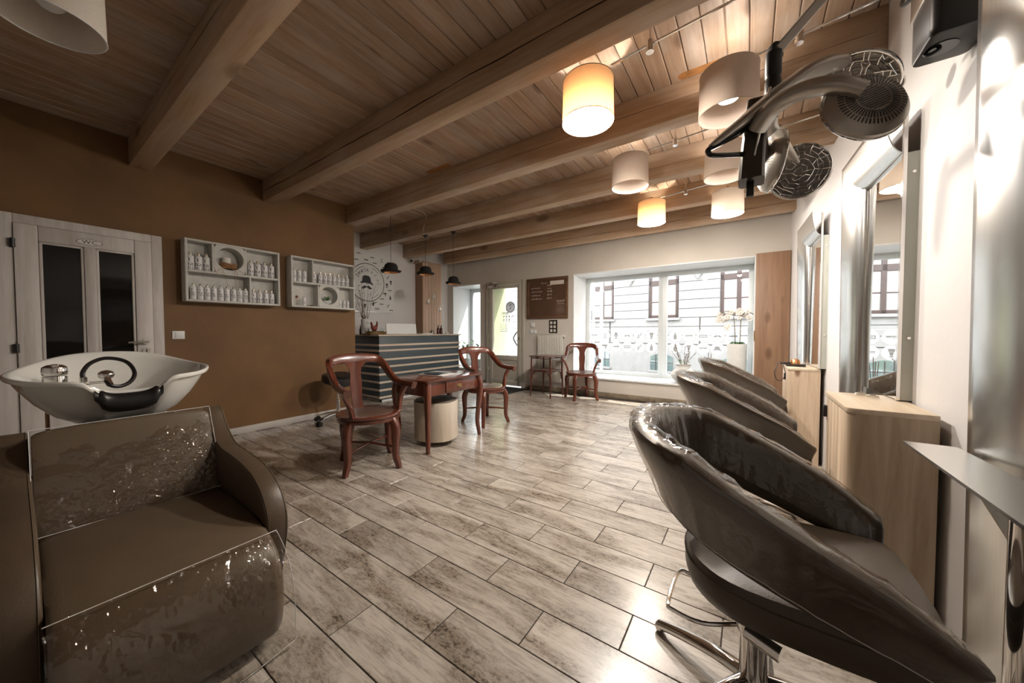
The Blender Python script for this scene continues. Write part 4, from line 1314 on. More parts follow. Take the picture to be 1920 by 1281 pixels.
# niche plants
def leaf_blob(t, cx, cy, z0, n, spread, h, seed, size=.05, parent_name='leaf'):
    q = random.Random(seed)
    for k in range(n):
        a = q.uniform(0, 2 * PI); rr_ = spread * math.sqrt(q.random()); z = z0 + h * q.random()
        c = Vector((cx + rr_ * math.cos(a), cy + rr_ * math.sin(a), z))
        d = Vector((math.cos(a), math.sin(a), q.uniform(-.5, .9))).normalized()
        s_ = d.cross(Vector((0, 0, 1))).normalized()
        n_ = s_.cross(d)
        L_ = size * q.uniform(.7, 1.3); w = L_ * .36
        b = B()
        v = [c, c + d * L_ * .35 + s_ * w + n_ * .006, c + d * L_, c + d * L_ * .35 - s_ * w + n_ * .006, c + d * L_ * .5 - n_ * .004]
        vs = [b.bm.verts.new(p) for p in v]
        for f_ in ((0, 1, 4), (1, 2, 4), (2, 3, 4), (3, 0, 4)): b.bm.faces.new([vs[i] for i in f_])
        b.obj(parent_name, m_leaf, t, smooth=60)
for (x, y, z, r_, h_, lab, sd, hh) in ((-5.42, 6.04, .318, .075, .20, 'leafy plant in a small grey pot on the niche sill', 2, .36), (-5.06, 6.0, .318, .095, .20, 'taller leafy plant in a wide grey pot on the niche sill', 3, .42)):
    t = thing('potted_plant', lab, 'plant', (x, y, z))
    B().lathe([(r_ * .8, 0), (r_, .02), (r_ * 1.04, h_), (r_ * .92, h_), (r_ * .9, h_ - .02), (.002, h_ - .02)], 20, caps=True).obj('pot', m_gpot, t)
    q = random.Random(sd)
    for k in range(4):
        B().tube(spline([(0, 0, h_ - .02), (q.uniform(-.03, .03), q.uniform(-.03, .03), h_ + .18), (q.uniform(-.09, .09), q.uniform(-.06, .06), h_ + hh * .9)], 4), .005, 5).obj('stem', m_stemo, t)
    leaf_blob(t, 0, 0, h_ + .14, 38, .10, hh * .72, sd, .095)
# ------------------------------------------------------------------ reception counter
t = thing('reception_counter', 'slate blue reception counter with pale horizontal wood strips', 'counter', (-5.2, 4.3, 0))
CX, CY = -4.90, 3.365
f = B()
f.box(CX - .04, CX, CY, 5.22, .04, 1.075); f.box(-5.86, CX - .04, CY, CY + .04, .04, 1.075); f.box(-5.45, CX - .04, 5.18, 5.22, .04, 1.075)
f.obj('front_panel', m_counter, t, bevel=.003, world=True)
B().prism([(CX + .03, CY - .03), (CX + .03, 5.25), (-5.50, 5.25), (-5.50, CY + .62), (-5.86, CY + .62), (-5.86, CY - .03)], pl, 1.075, 1.10).obj('worktop', m_strip, t, bevel=.004, world=True)
f = B(); f.box(CX - .06, CX - .03, CY + .03, 5.2, 0, .05); f.box(-5.86, CX - .03, CY + .03, CY + .06, 0, .05)
f.obj('plinth', m_wpaint, t, world=True)
for z in (.926, .836, .689, .572, .450, .320, .193, .075):
    B().prism([(CX, CY + .002), (CX + .016, CY - .016), (CX + .016, 5.24), (CX, 5.24)], pl, z - .017, z + .017).obj('strip', m_strip, t, bevel=.003, world=True)
    B().prism([(CX, CY), (CX + .0155, CY - .016), (-5.86, CY - .016), (-5.86, CY)], pl, z - .017, z + .017).obj('strip', m_strip, t, bevel=.003, world=True)

# things on the counter
CT = 1.10
t = thing('branch_vase', 'cream vase with a heart and tall bare branches on the counter', 'vase', (-5.36, 3.42, CT))
B().lathe([(.05, 0), (.068, .01), (.07, .25), (.066, .262), (.06, .262), (.06, .03), (.002, .03)], 24).obj('vase', m_ropot, t)
hp = [(0, -.022), (.02, 0), (.022, .012), (.014, .02), (.004, .016), (0, .008), (-.004, .016), (-.014, .02), (-.022, .012), (-.02, 0)]
f = B(); f.tube([(.0715 * math.cos(a / .071 - .15), .0715 * math.sin(a / .071 - .15), .19 + z) for a, z in hp], .0022, 5, wrap=True); f.obj('heart_mark', m_ink, t)
q = random.Random(12)
for k in range(13):
    a = q.uniform(0, 2 * PI); sp = q.uniform(.10, .34); h_ = q.uniform(.30, .60)
    p = [(.02 * math.cos(a), .02 * math.sin(a), .05), (.05 * math.cos(a), .05 * math.sin(a), .27), (sp * .55 * math.cos(a) * .5, sp * .6 * math.sin(a) + .01, .27 + h_ * .5), (sp * math.cos(a) * .5, sp * math.sin(a) + .02, .27 + h_)]
    P_ = spline(p, 5)
    br = B().tube(P_, [.0045 - .003 * i / len(P_) for i in range(len(P_))], 5)
    for j in range(5, len(P_) - 1, 2):
        d = Vector((q.uniform(-.5, .5), q.uniform(-1, 1), q.uniform(.3, 1))).normalized() * q.uniform(.03, .08)
        br.tube([P_[j], P_[j] + d], [.002, .001], 4)
        br.ball(P_[j] + d, .004, 6, 4)
    br.obj('branch', m_twig, t)
for k in range(7):
    a = q.uniform(0, 6.28)
    c = Vector((.1 * math.cos(a) * .4, .16 * math.sin(a) + .05, .27 + q.uniform(.25, .6)))
    B().ball(c, .016, 6, 4, (.6, 1.4, .35)).obj('leaf', m_leaf, t)

t = thing('brass_tray', 'round brass tray of moss on the counter corner', 'tray', (-5.12, 3.46, CT))
B().lathe([(.12, 0), (.17, .006), (.19, .045), (.194, .05), (.188, .05), (.165, .014), (.002, .012)], 32, Matrix.Diagonal((.62, 1, 1, 1))).obj('tray', m_gold, t)
for k in range(9):
    a = 2 * PI * k / 9
    B().ball((.07 * math.cos(a), .12 * math.sin(a), .035), .035, 8, 6, (1, 1, .7)).obj('moss', m_leaf if k % 3 else m_twig, t)
t = thing('hen_figure', 'terracotta hen figure sitting in the brass tray', 'figurine', (-5.12, 3.43, CT + .05), R(20))
body = B()
rings = []
for x, y, z, ry, rz_ in ((0, -.075, .10, .006, .012), (0, -.06, .07, .026, .035), (0, -.02, .05, .04, .048), (0, .02, .05, .04, .045), (0, .05, .075, .028, .035), (0, .062, .115, .017, .02), (0, .07, .135, .018, .018), (0, .088, .135, .008, .009)):
    rings.append([(ry * math.cos(2 * PI * k / 12), y, z + rz_ * math.sin(2 * PI * k / 12)) for k in range(12)])
body.loft(rings, True, True).obj('hen_body', m_terra, t)
B().prism([(-.012, 0), (.012, 0), (.016, .02), (.006, .014), (0, .024), (-.006, .014), (-.014, .018)], axes((0, .066, .15), (0, 1, 0), (0, 0, 1), (1, 0, 0)), -.004, .004).obj('comb', m_terra, t)
B().prism([(0, 0), (.03, .0), (.0, .06), (-.02, .05)], axes((0, -.075, .095), (0, 1, 0), (0, 0, 1), (1, 0, 0)), -.012, .012).obj('tail', m_terra, t)
for k, (x, y, lab) in enumerate(((-5.10, 3.55, 'small clear tea light glass in the tray beside the hen'), (-5.13, 3.61, 'small clear tea light glass at the far edge of the tray'))):
    g = thing('tealight_glass', lab, 'candle', (x, y, CT + .055), group='tea light glasses')
    B().lathe([(.016, 0), (.02, .004), (.022, .05), (.020, .05), (.018, .006), (.002, .006)], 14).obj('glass', m_glass, g)
    B().cyl((0, 0, .006), (0, 0, .022), .015, seg=12).obj('wax', m_petal, g)
t = thing('spray_bottle', 'small dark bottle at the wall end of the counter', 'bottle', (-5.50, 3.42, CT))
B().lathe([(.02, 0), (.022, .004), (.022, .09), (.01, .11), (.01, .14), (.002, .142)], 14).obj('bottle_body', m_blackg, t)
B().cyl((0, 0, .14), (0, 0, .165), .012, seg=10).obj('cap', m_wpaint, t)
t = thing('computer_screen', 'white back of a low computer screen standing on the counter', 'screen', (-5.14, 4.0, CT))
B().prism(rrect(-.325, .325, 0, .185, .012), axes((-5.14, 4.0, CT + .005), (0, 1, 0), (-.12, 0, 1), (1, 0, 0)), -.008, .008).obj('screen_back', m_wpaint, t, bevel=.003, world=True)
B().box(-5.22, -5.06, 3.92, 4.08, CT, CT + .008).obj('foot', m_wpaint, t, bevel=.002, world=True)
for k, y in enumerate((4.885, 4.965)):
    t = thing('pump_bottle', 'dark red pump bottle at the end of the counter, %s of the two' % ('nearer the screen' if k == 0 else 'nearer the entrance'), 'bottle', (-5.15, y, CT), group='dark red pump bottles')
    B().lathe([(.026, 0), (.03, .005), (.03, .10), (.022, .118), (.01, .124), (.01, .132)], 16).obj('bottle_body', m_amber, t)
    f = B().cyl((0, 0, .13), (0, 0, .15), .014, seg=12); f.cyl((0, 0, .15), (0, 0, .168), .005, seg=8); f.box(-.008, .03, -.007, .007, .165, .175)
    f.obj('pump', m_black, t)
t = thing('card_holder', 'small silver card holder near the pump bottles', 'holder', (-5.15, 4.72, CT), R(25))
B().prism([(-.06, 0), (.06, 0), (.02, .075), (-.03, .075)], axes((0, 0, 0), (0, 1, 0), (0, 0, 1), (1, 0, 0)), -.03, .03).obj('holder', m_nickel, t, bevel=.004)
t = thing('paper_stack', 'flat stack of papers on the counter beside the screen', 'papers', (-5.12, 4.48, CT))
for k in range(4): B().box(-.1, .1, -.12 + .006 * k, .12 + .006 * k, k * .005, k * .005 + .004).obj('sheet', m_paper, t)
t = thing('eyeglasses_case', 'small pale case at the entrance end of the counter', 'case', (-5.12, 5.10, CT))
B().prism([(-.05, 0), (.05, 0), (.04, .03), (-.03, .035)], axes((0, 0, 0), (0, 1, 0), (0, 0, 1), (1, 0, 0)), -.02, .02).obj('case', m_chalk, t, bevel=.006)

# ------------------------------------------------------------------ poster
t = thing('wall_poster', 'white wall poster with bowler hat emblem and barber tool silhouettes', 'poster', (RX0, 3.8, 1.525))
PX = RX0 + .012
B().box(RX0, PX, 3.26, 4.368, 1.525, 2.618).obj('sheet', m_paper, t, world=True)
def ring_poly(cy, cz, ro, ri, a0=0, a1=360, n=48):
    out = []
    for k in range(n):
        a = R(lerp(a0, a1, k / n)); c = R(lerp(a0, a1, (k + 1) / n))
        out.append([(cy + ro * math.cos(a), cz + ro * math.sin(a)), (cy + ro * math.cos(c), cz + ro * math.sin(c)), (cy + ri * math.cos(c), cz + ri * math.sin(c)), (cy + ri * math.cos(a), cz + ri * math.sin(a))])
    return out
MP = axes((PX + .0008, 0, 0), (0, 1, 0), (0, 0, 1), (1, 0, 0))
pc = (3.80, 2.066)
em = B()
em.flat(ring_poly(*pc, .356, .344), MP)
em.flat(ring_poly(*pc, .300, .292, 40, 72), MP); em.flat(ring_poly(*pc, .300, .292, 104, 150), MP); em.flat(ring_poly(*pc, .300, .293, 285, 320), MP)
em.obj('emblem_ring', m_ink, t, world=True, smooth=0)
B().flat([[(pc[0] + a * .26 - .02, pc[1] + b_ * .26 + .03) for a, b_ in p] for p in icon('hat')], MP).obj('emblem_hat', m_ink, t, world=True, smooth=0)
B().flat([[(pc[0] + a * .22 - .02, pc[1] + b_ * .22 - .09) for a, b_ in p] for p in icon('moustache')], MP).obj('emblem_moustache', m_ink, t, world=True, smooth=0)
def arc_text(s, rad, a_mid, step, size, mat, flip=False):
    b = B()
    n = len(s)
    for i, ch_ in enumerate(s):
        if ch_ == ' ': continue
        a = R(a_mid + (i - (n - 1) / 2) * step * (1 if flip else -1))
        c = (pc[0] + rad * math.cos(a), pc[1] + rad * math.sin(a))
        rt_ = a + PI / 2 if flip else a - PI / 2
        M = axes((PX + .0009, c[0], c[1]), (0, math.cos(rt_), math.sin(rt_)), (0, -math.sin(rt_), math.cos(rt_)), (1, 0, 0))
        add_text(b, ch_, size, M)
    b.obj('emblem_lettering', mat, t, world=True, smooth=0)
arc_text("ŽANETA s.r.o.", .225, 78, 12.5, .085, m_ink)
arc_text('hairdress', .225, 312, 9.5, .05, m_inkg, True)
b = B(); add_text(b, '2016', .05, axes((PX + .0009, pc[0] + .235, pc[1] - .005), (0, 1, 0), (0, 0, 1), (1, 0, 0))); b.obj('emblem_lettering', m_inkg, t, world=True, smooth=0)
def pz(px_, py_):       # rough lattice over the poster
    return px_, py_
tools = [('comb', 3.62, 2.575), ('moustache', 3.90, 2.545), ('scissors', 4.10, 2.52), ('blade', 4.27, 2.50), ('moustache', 3.58, 2.46), ('clipper', 3.77, 2.48), ('comb', 3.95, 2.44), ('dryer', 4.16, 2.38), ('razor', 4.24, 2.215), ('brush', 4.305, 2.115), ('chair', 4.215, 2.05), ('comb', 4.28, 1.955), ('dryer', 4.17, 1.88), ('bottle', 4.29, 1.82), ('comb', 4.10, 1.775), ('moustache', 4.09, 1.68), ('razor', 4.24, 1.655), ('moustache', 4.31, 1.57), ('blade', 3.99, 1.585), ('bottle', 3.91, 1.68), ('brush', 3.74, 1.62), ('scissors', 3.55, 1.60), ('comb', 3.42, 1.70), ('razor', 3.36, 2.5), ('chair', 3.33, 1.95), ('bottle', 3.36, 2.25)]
for kd, y, z in tools:
    M = axes((PX + .0008, y, z), (0, .085, 0), (0, 0, .085), (1, 0, 0))
    B().flat(icon(kd), M).obj('printed_tool', m_ink, t, world=True, smooth=0)
B().box(RX0, PX + .004, 3.26, 4.372, 1.518, 1.526).obj('bottom_rail', m_nickel, t, world=True)

# ------------------------------------------------------------------ coat panel of larch boards in the corner
t = thing('coat_panel', 'larch board corner cladding with three coat hooks', 'cladding', (-5.76, 5.2, 0))
KX = -5.646
B().box(RX0 + .004, KX - .018, 4.941, 5.465, 0, 2.64).obj('carcass', m_cladding, t, world=True)
B().box(RX0 + .004, KX - .004, 4.925, 4.940, 0, 2.64).obj('side_board', m_panelwood, t, world=True)
nb = 7
for k in range(nb):
    a = 4.927 + k * .540 / nb; b_ = a + .540 / nb - .006
    B().box(KX - .02, KX, a, b_, 0, 2.62).obj('board', m_cladding, t, bevel=.003, world=True)
for y, z in ((5.035, 1.775), (5.195, 1.905), (5.37, 1.645)):
    f = B().tube(spline([(KX, y, z - .03), (KX + .05, y, z - .03), (KX + .055, y - .02, z + .06)], 4), .008, 6)
    f.tube(spline([(KX, y, z - .03), (KX + .05, y, z - .03), (KX + .055, y + .02, z + .075)], 4), .008, 6); f.box(KX, KX + .006, y - .012, y + .012, z - .05, z + .02)
    f.obj('coat_hook', m_nickel, t, world=True)
t = thing('security_camera', 'small dark security camera on a wood block above the coat panel', 'camera', (-5.80, 4.86, 2.60))
f = B().cyl((-5.80, 4.78, 2.615), (-5.72, 4.70, 2.60), .035, seg=14); f.obj('camera_body', m_wpaint, t, world=True)
B().cyl((-5.72, 4.70, 2.60), (-5.708, 4.688, 2.5975), .026, seg=14).obj('lens', m_black, t, world=True)
B().box(-5.876, -5.60, 4.80, 4.92, 2.585, 2.625).obj('wood_block', m_beam, t, world=True)

# ------------------------------------------------------------------ work stool behind the near armchair
t = thing('work_stool', 'black saddle work stool with chrome star base by the brown wall', 'stool', (-4.32, 2.36, 0), R(10))
b = B()
rg = []
for z, k_ in ((.47, .80), (.49, .97), (.53, 1.0), (.575, .98), (.595, .8), (.60, .4)):
    rg.append([(.17 * k_ * math.cos(2 * PI * k / 28), .19 * k_ * math.sin(2 * PI * k / 28), z + .025 * (math.sin(2 * PI * k / 28) ** 2) * k_ - .03 * k_ * math.cos(2 * PI * k / 28)) for k in range(28)])
b.loft(rg, True, True).obj('seat', m_rubber, t)
f = B().cyl((0, 0, .10), (0, 0, .30), .024, seg=14); f.cyl((0, 0, .30), (0, 0, .48), .014, seg=12)
f.obj('gas_lift', m_chrome, t)
f = B().cyl((0, 0, .455), (0, .16, .44), .006, seg=6); f.obj('height_lever', m_chrome, t)
for k in range(5):
    a = 2 * PI * k / 5 + 1.0
    d = Vector((math.cos(a), math.sin(a), 0))
    B().tube([d * .02 + Vector((0, 0, .115)), d * .15 + Vector((0, 0, .10)), d * .275 + Vector((0, 0, .072))], [(.020, .013), (.016, .011), (.012, .009)], sec=SQ, up=(0, 0, 1)).obj('base_arm', m_chrome, t)
    s_ = d.cross(Vector((0, 0, 1)))
    w_ = B().cyl(d * .275 + s_ * .008 + Vector((0, 0, .028)), d * .275 + s_ * .028 + Vector((0, 0, .028)), .028, seg=14)
    w_.cyl(d * .275 - s_ * .028 + Vector((0, 0, .028)), d * .275 - s_ * .008 + Vector((0, 0, .028)), .028, seg=14); w_.cyl(d * .275 + Vector((0, 0, .03)), d * .275 + Vector((0, 0, .072)), .009, seg=8)
    w_.obj('castor', m_black, t)

# ------------------------------------------------------------------ plants on the shop window sill
SZ = .333
t = thing('sill_vase', 'rough white bulbous vase with budding twigs on the window sill', 'vase', (-0.83, 6.0, SZ))
B().lathe([(.07, 0), (.10, .01), (.17, .09), (.185, .14), (.15, .20), (.105, .235), (.10, .27), (.125, .31), (.118, .31), (.09, .27), (.09, .24), (.002, .2)], 32).obj('vase', m_ropot, t)
q = random.Random(31)
for k in range(12):
    a = q.uniform(0, 2 * PI); sp = q.uniform(.08, .2); h_ = q.uniform(.12, .32)
    P_ = spline([(.02 * math.cos(a), .01 * math.sin(a), .2), (.05 * math.cos(a), .03 * math.sin(a), .32), (sp * math.cos(a), .4 * sp * math.sin(a), .31 + h_)], 6)
    br = B().tube(P_, .0028, 4)
    for j in range(7, len(P_) - 1): br.ball(P_[j] + Vector((q.uniform(-.012, .012), 0, q.uniform(0, .012))), .006, 6, 4)
    br.obj('twig', m_twig, t)
leaf_blob(t, 0, 0, .30, 8, .04, .08, 8, .06)

t = thing('orchid', 'white orchid in a tall rough white pot on the window sill', 'orchid', (-0.13, 6.04, SZ))
B().lathe([(.10, 0), (.115, .006), (.128, .63), (.124, .636), (.112, .636), (.11, .58), (.002, .58)], 32).obj('pot', m_ropot, t)
q = random.Random(44)
for k in range(7):
    a = 2 * PI * k / 7 + .3
    L_ = q.uniform(.10, .15)
    b = B()
    d = Vector((math.cos(a), math.sin(a) * .7, .25)); s_ = Vector((-math.sin(a), math.cos(a), 0))
    r0 = []
    for i in range(6):
        u = i / 5
        c = Vector((0, 0, .60)) + d * L_ * u + Vector((0, 0, .05 * math.sin(PI * u) - .03 * u * u))
        w = .032 * math.sin(PI * (u * .86 + .10))
        r0.append([c - s_ * w + Vector((0, 0, .008)), c, c + s_ * w + Vector((0, 0, .008))])
    b.loft(r0, False, False).obj('leaf', m_leaf, t, smooth=60)
def flower(c, nrm, size):
    n_ = Vector(nrm).normalized()
    u = n_.cross(Vector((0, 0, 1))).normalized(); w = u.cross(n_)
    b = B()
    for k in range(5):
        a = 2 * PI * k / 5 + PI / 2
        L_ = size * (1.05 if k % 2 else .9); wd = size * (.5 if k in (1, 4) else .33)
        d = u * math.cos(a) + w * math.sin(a); s_ = n_.cross(d)
        v = [c, c + d * L_ * .5 + s_ * wd + n_ * .006, c + d * L_ - n_ * .003, c + d * L_ * .5 - s_ * wd + n_ * .006]
        vs = [b.bm.verts.new(p) for p in v]
        b.bm.faces.new((vs[0], vs[1], vs[2])); b.bm.faces.new((vs[0], vs[2], vs[3]))
    fl = b.obj('blossom', m_petal, t, smooth=60)
    B().ball(c + n_ * .006, size * .14, 6, 5).obj('blossom_lip', m_gold, fl)
for (x0, dx, top, side) in ((-.02, -.05, 1.12, -1), (.035, .03, 1.10, 1)):
    P_ = spline([(x0, 0, .58), (x0 + dx * .2, -.005, .85), (x0 + dx * .6, -.01, 1.04), (x0 + dx + side * .06, -.02, top), (x0 + dx + side * .17, -.03, top - .07)], 6)
    B().tube(P_, .0055, 6).obj('flower_stem', m_stemo, t)
for k in range(22):
    x = q.uniform(-.24, .16); z = 1.10 - .9 * x * x + q.uniform(-.09, .05)
    flower(Vector((x, q.uniform(-.06, .02), z)), (q.uniform(-.5, .5), -1, q.uniform(-.2, .4)), q.uniform(.042, .058))
for x, z in ((-.15, .88), (-.10, .90), (-.12, .85)): flower(Vector((x, -.03, z)), (-.2, -1, .2), .04)
t = thing('bamboo_cane_plant', 'young green shoot tied to thin canes behind the far styling chair', 'plant', (-0.50, 5.98, SZ))
B().lathe([(.05, 0), (.06, .004), (.068, .10), (.06, .10), (.055, .08), (.002, .08)], 18).obj('pot', m_gpot, t)
for x, tp in ((-.03, .44), (.01, .50), (.04, .48)): B().cyl((x * .4, 0, .06), (x * 1.3, 0, tp), .004, seg=6).obj('cane', m_twig, t)
leaf_blob(t, .02, 0, .10, 7, .02, .12, 17, .09)

# ------------------------------------------------------------------ backwash unit: reclining seat with ceramic basin
t = thing('wash_unit', 'taupe backwash seat with white ceramic basin in front of the WC door', 'wash unit', (-2.0, 0.30, 0))
# arms: profile in the x-z plane
arm = [(-2.40, .70), (-2.335, .748), (-2.285, .752), (-2.20, .668), (-2.09, .605), (-1.95, .590), (-1.83, .580), (-1.70, .556), (-1.60, .503), (-1.545, .43), (-1.535, .36), (-1.555, .27), (-1.60, .12), (-1.63, .03), (-1.72, .012), (-2.0, .012), (-2.33, .012), (-2.39, .06), (-2.415, .4), (-2.42, .62)]
arm2 = spline2(arm, 4, True)
MA = axes((0, 0, 0), (1, 0, 0), (0, 0, 1), (0, 1, 0))
B().prism(arm2, MA, .548, .628).obj('armrest', m_taupe, t, bevel=.016, seg=3, world=True, ang=55)
B().prism(arm2, MA, -.045, .033).obj('armrest', m_taupe, t, bevel=.016, seg=3, world=True, ang=55)
# stitched seam lines on the arm edges
for y in (.556, .620, .025, -.038):
    B().tube([(a * 1.0, y, z + 0) for a, z in arm2], .0012, 4, wrap=True).obj('seam', m_taupel, t, world=True)
# seat: long cushion rolling over at the front
def cushion(prof, y0, y1, name, mat, nseg=10, crown=.012, round_=.03):
    """prof: closed x-z outline; lofted across y with rounded ends"""
    cx = sum(p[0] for p in prof) / len(prof); cz = sum(p[1] for p in prof) / len(prof)
    rings = []
    ys = [(0, .86), (.02, .95), (.06, 1.0), (.25, 1.0), (.5, 1.0), (.75, 1.0), (.94, 1.0), (.98, .95), (1, .86)]
    for u, k_ in ys:
        s_ = 1 - (1 - k_) * .35
        rings.append([(cx + (a - cx) * s_, lerp(y0, y1, u), cz + (c - cz) * s_ + crown * (4 * u * (1 - u) - .6) * (1 if c > cz else 0)) for a, c in prof])
    b = B()
    b.loft(rings, True, True)
    return b.obj(name, mat, t, world=True, smooth=60)
seat_p = spline2([(-2.13, .40), (-1.95, .425), (-1.75, .425), (-1.56, .405), (-1.44, .36), (-1.385, .28), (-1.375, .18), (-1.39, .08), (-1.43, .03), (-1.50, .05), (-1.55, .20), (-1.70, .27), (-1.95, .28), (-2.14, .30)], 5, True)
cushion(seat_p, .036, .546, 'seat_cushion', m_taupel)
back_p = spline2([(-2.235, .765), (-2.20, .77), (-2.165, .70), (-2.115, .56), (-2.07, .43), (-2.075, .37), (-2.13, .36), (-2.20, .42), (-2.265, .60), (-2.29, .74)], 5, True)
cushion(back_p, .036, .546, 'back_cushion', m_taupel)
# clear plastic covers
def sheet(fn, nu, nv, name, mat, seed, amp):
    rg = random.Random(seed)
    ph = [rg.uniform(0, 6.28) for _ in range(8)]
    b = B()
    rows = []
    for i in range(nu + 1):
        r_ = []
        for j in range(nv + 1):
            u, v = i / nu, j / nv
            p, n_ = fn(u, v)
            q = Vector((u * 5.0 + ph[0], v * 4.0 + ph[1], ph[2]))
            msk = max(0.0, min(1.0, .5 + 1.4 * mnoise.noise(q * .55) + .5 * (u - .5) + .3 * (v - .5)))
            w = amp * (.55 * abs(mnoise.noise(q * .8)) + msk * (.42 * (1 - abs(mnoise.noise(q * 2.6))) ** 2 + .34 * (1 - abs(mnoise.noise(q * 5.5))) ** 2 + .12 * mnoise.noise(q * 12)))
            r_.append(Vector(p) + Vector(n_) * (abs(w) + .003))
        rows.append(r_)
    b.loft(rows, False, False)
    return b.obj(name, mat, t, world=True, smooth=80)
def on_back(u, v):
    # v down the cushion, u across
    x = lerp(-2.215, -2.062, v) + .012 * math.sin(PI * v); z = lerp(.768, .415, v)
    return (x, lerp(.030, .552, u), z + .006 * (1 - v)), (.90, 0, .42)
sheet(on_back, 150, 100, 'plastic_back_cover', m_filmw, 5, .022)
fp = [(-1.475, .385), (-1.405, .33), (-1.362, .25), (-1.350, .16), (-1.352, .09), (-1.36, .05), (-1.36, .015)]
fps = spline([(a, 0, c) for a, c in fp], 6)
def on_front(u, v):
    q = v * (len(fps) - 1); i = min(int(q), len(fps) - 2)
    p = fps[i].lerp(fps[i + 1], q - i)
    nx = (fps[i + 1] - fps[i]).normalized()
    return (p.x, lerp(.028, .556 + .012 * v, u), p.z + .012 * v * math.sin(7 * u)), (-nx.z, 0, nx.x)
sheet(on_front, 150, 110, 'plastic_front_cover', m_filmw, 8, .024)
for v, fn in ((0.0, on_front), (1.0, on_front), (0.0, on_back), (1.0, on_back)):
    pts = [Vector(fn(u / 30, v)[0]) + Vector(fn(u / 30, v)[1]) * .012 for u in range(31)]
    B().tube(pts, .0014, 4).obj('cover_hem', m_wpaint, t, world=True)
for u, fn in ((0.0, on_back), (1.0, on_back), (1.0, on_front)):
    pts = [Vector(fn(u, v / 20)[0]) + Vector(fn(u, v / 20)[1]) * .012 for v in range(21)]
    B().tube(pts, .0012, 4).obj('cover_hem', m_wpaint, t, world=True)
# pedestal carrying the basin
B().prism(rrect(-2.72, -2.42, .14, .46, .06), pl, 0, .60).obj('pedestal', m_taupe, t, bevel=.01, world=True)
f = B().cyl((-2.50, .30, .56), (-2.50, .30, .74), .05, seg=20); f.cyl((-2.44, .25, .70), (-2.40, .22, .745), .018, seg=10)
f.obj('basin_bracket', m_chrome, t, world=True)
# basin: wide pointed oval with raised back and a neck notch at the front
BX, BYc = -2.52, .298
def rim(a):
    ca, sa = math.cos(a), math.sin(a)
    # a=0 front (+x), 90deg = +y
    ry = .322
    rx = .30 if ca > 0 else .34
    e = 1.25
    x = rx * math.copysign(abs(ca) ** .95, ca)
    y = ry * math.copysign(abs(sa) ** .82, sa)
    z = .950 + (.085 * (-ca) ** 2.0 if ca < 0 else -.012 * ca) + .012 * abs(sa) ** 6
    notch = math.exp(-((a if a < PI else a - 2 * PI) / .28) ** 4)
    z -= .074 * notch
    x -= .045 * notch
    return x, y, z
n = 72
rings = []
def ring_at(k_, dz, shift=0.0, flat_=None, inner=0.0):
    out = []
    for i in range(n):
        x, y, z = rim(2 * PI * i / n)
        zz = (z if flat_ is None else lerp(z, flat_[0], flat_[1])) + dz
        L_ = math.hypot(x, y)
        q = k_ - inner / L_
        out.append((BX + x * q + shift, BYc + y * q, zz))
    return out
outer = [ring_at(.30, 0, .03, (.735, 1)), ring_at(.45, 0, .03, (.742, 1)), ring_at(.62, 0, .02, (.775, .98)), ring_at(.78, 0, .01, (.83, .92)), ring_at(.90, 0, .005, (.888, .75)), ring_at(.965, 0, 0, (.93, .4)), ring_at(1.0, -.012), ring_at(1.012, -.002), ring_at(1.008, .006), ring_at(.985, .008), ring_at(.955, .002), ring_at(.93, -.012, 0, (.93, .15)), ring_at(.87, 0, 0, (.905, .55)), ring_at(.76, 0, -.01, (.865, .85)), ring_at(.58, 0, -.02, (.828, .97)), ring_at(.35, 0, -.03, (.812, 1)), ring_at(.10, 0, -.04, (.806, 1))]
B().loft(outer, True, True).obj('basin', m_ceramic, t, world=True, smooth=80)
# neck rest cushion in the notch
nk = []
for i in range(17):
    a = lerp(-.25, .25, i / 16)
    x, y, z = rim(a % (2 * PI))
    c = Vector((BX + x * .985, BYc + y, z + .006))
    k_ = 1 if 1 < i < 15 else .6
    nk.append([c + Vector((.032 * k_ * math.cos(q), 0, -.022 + .042 * k_ * math.sin(q))) + Vector((-.004, 0, -.010 * math.sin(PI * i / 16))) for q in [2 * PI * j / 14 for j in range(14)]])
B().loft(nk, True, True).obj('neck_rest', m_rubber, t, world=True, smooth=60)
# deck on the left with mixer, hose and hand shower
f = B().lathe([(.034, -.02), (.035, .03), (.034, .035), (.030, .036)], 24, Matrix.Translation((-2.44, .105, .925)))
mx = f.obj('mixer_tap', m_chrome, t, world=True)
f = B().lathe([(.034, 0), (.037, .012), (.034, .036), (.020, .045), (.002, .046)], 24, Matrix.Translation((-2.44, .105, .963)))
f.box(-2.43, -2.405, .095, .115, 1.0, 1.012)
f.obj('tap_lever', m_chrome, mx, bevel=.003, world=True)
f = B().lathe([(.022, 0), (.022, .006), (.013, .012), (.013, .05), (.010, .052)], 18, Matrix.Translation((-2.56, .190, .885)))
f.cyl((-2.56, .190, .905), (-2.47, .25, .915), .006, seg=8)
f.obj('hose_outlet', m_chrome, t, world=True)
hose = spline([(-2.56, .190, .93), (-2.565, .190, .96), (-2.575, .215, 1.0), (-2.58, .265, 1.02), (-2.56, .325, 1.0), (-2.50, .345, .95), (-2.45, .325, .91), (-2.41, .285, .895), (-2.40, .255, .905), (-2.42, .245, .925)], 8)
B().tube(hose, .0085, 10).obj('shower_hose', m_rubber, t, world=True)
f = B().ball((-2.445, .248, .950), .027, 18, 12, (1, 1, .8)); f.cyl((-2.43, .248, .935), (-2.405, .255, .905), .012, seg=12)
f.obj('hand_shower', m_chrome, t, world=True)
B().cyl((-2.62, .30, .806), (-2.62, .30, .81), .03, seg=20).obj('drain', m_chrome, t, world=True)
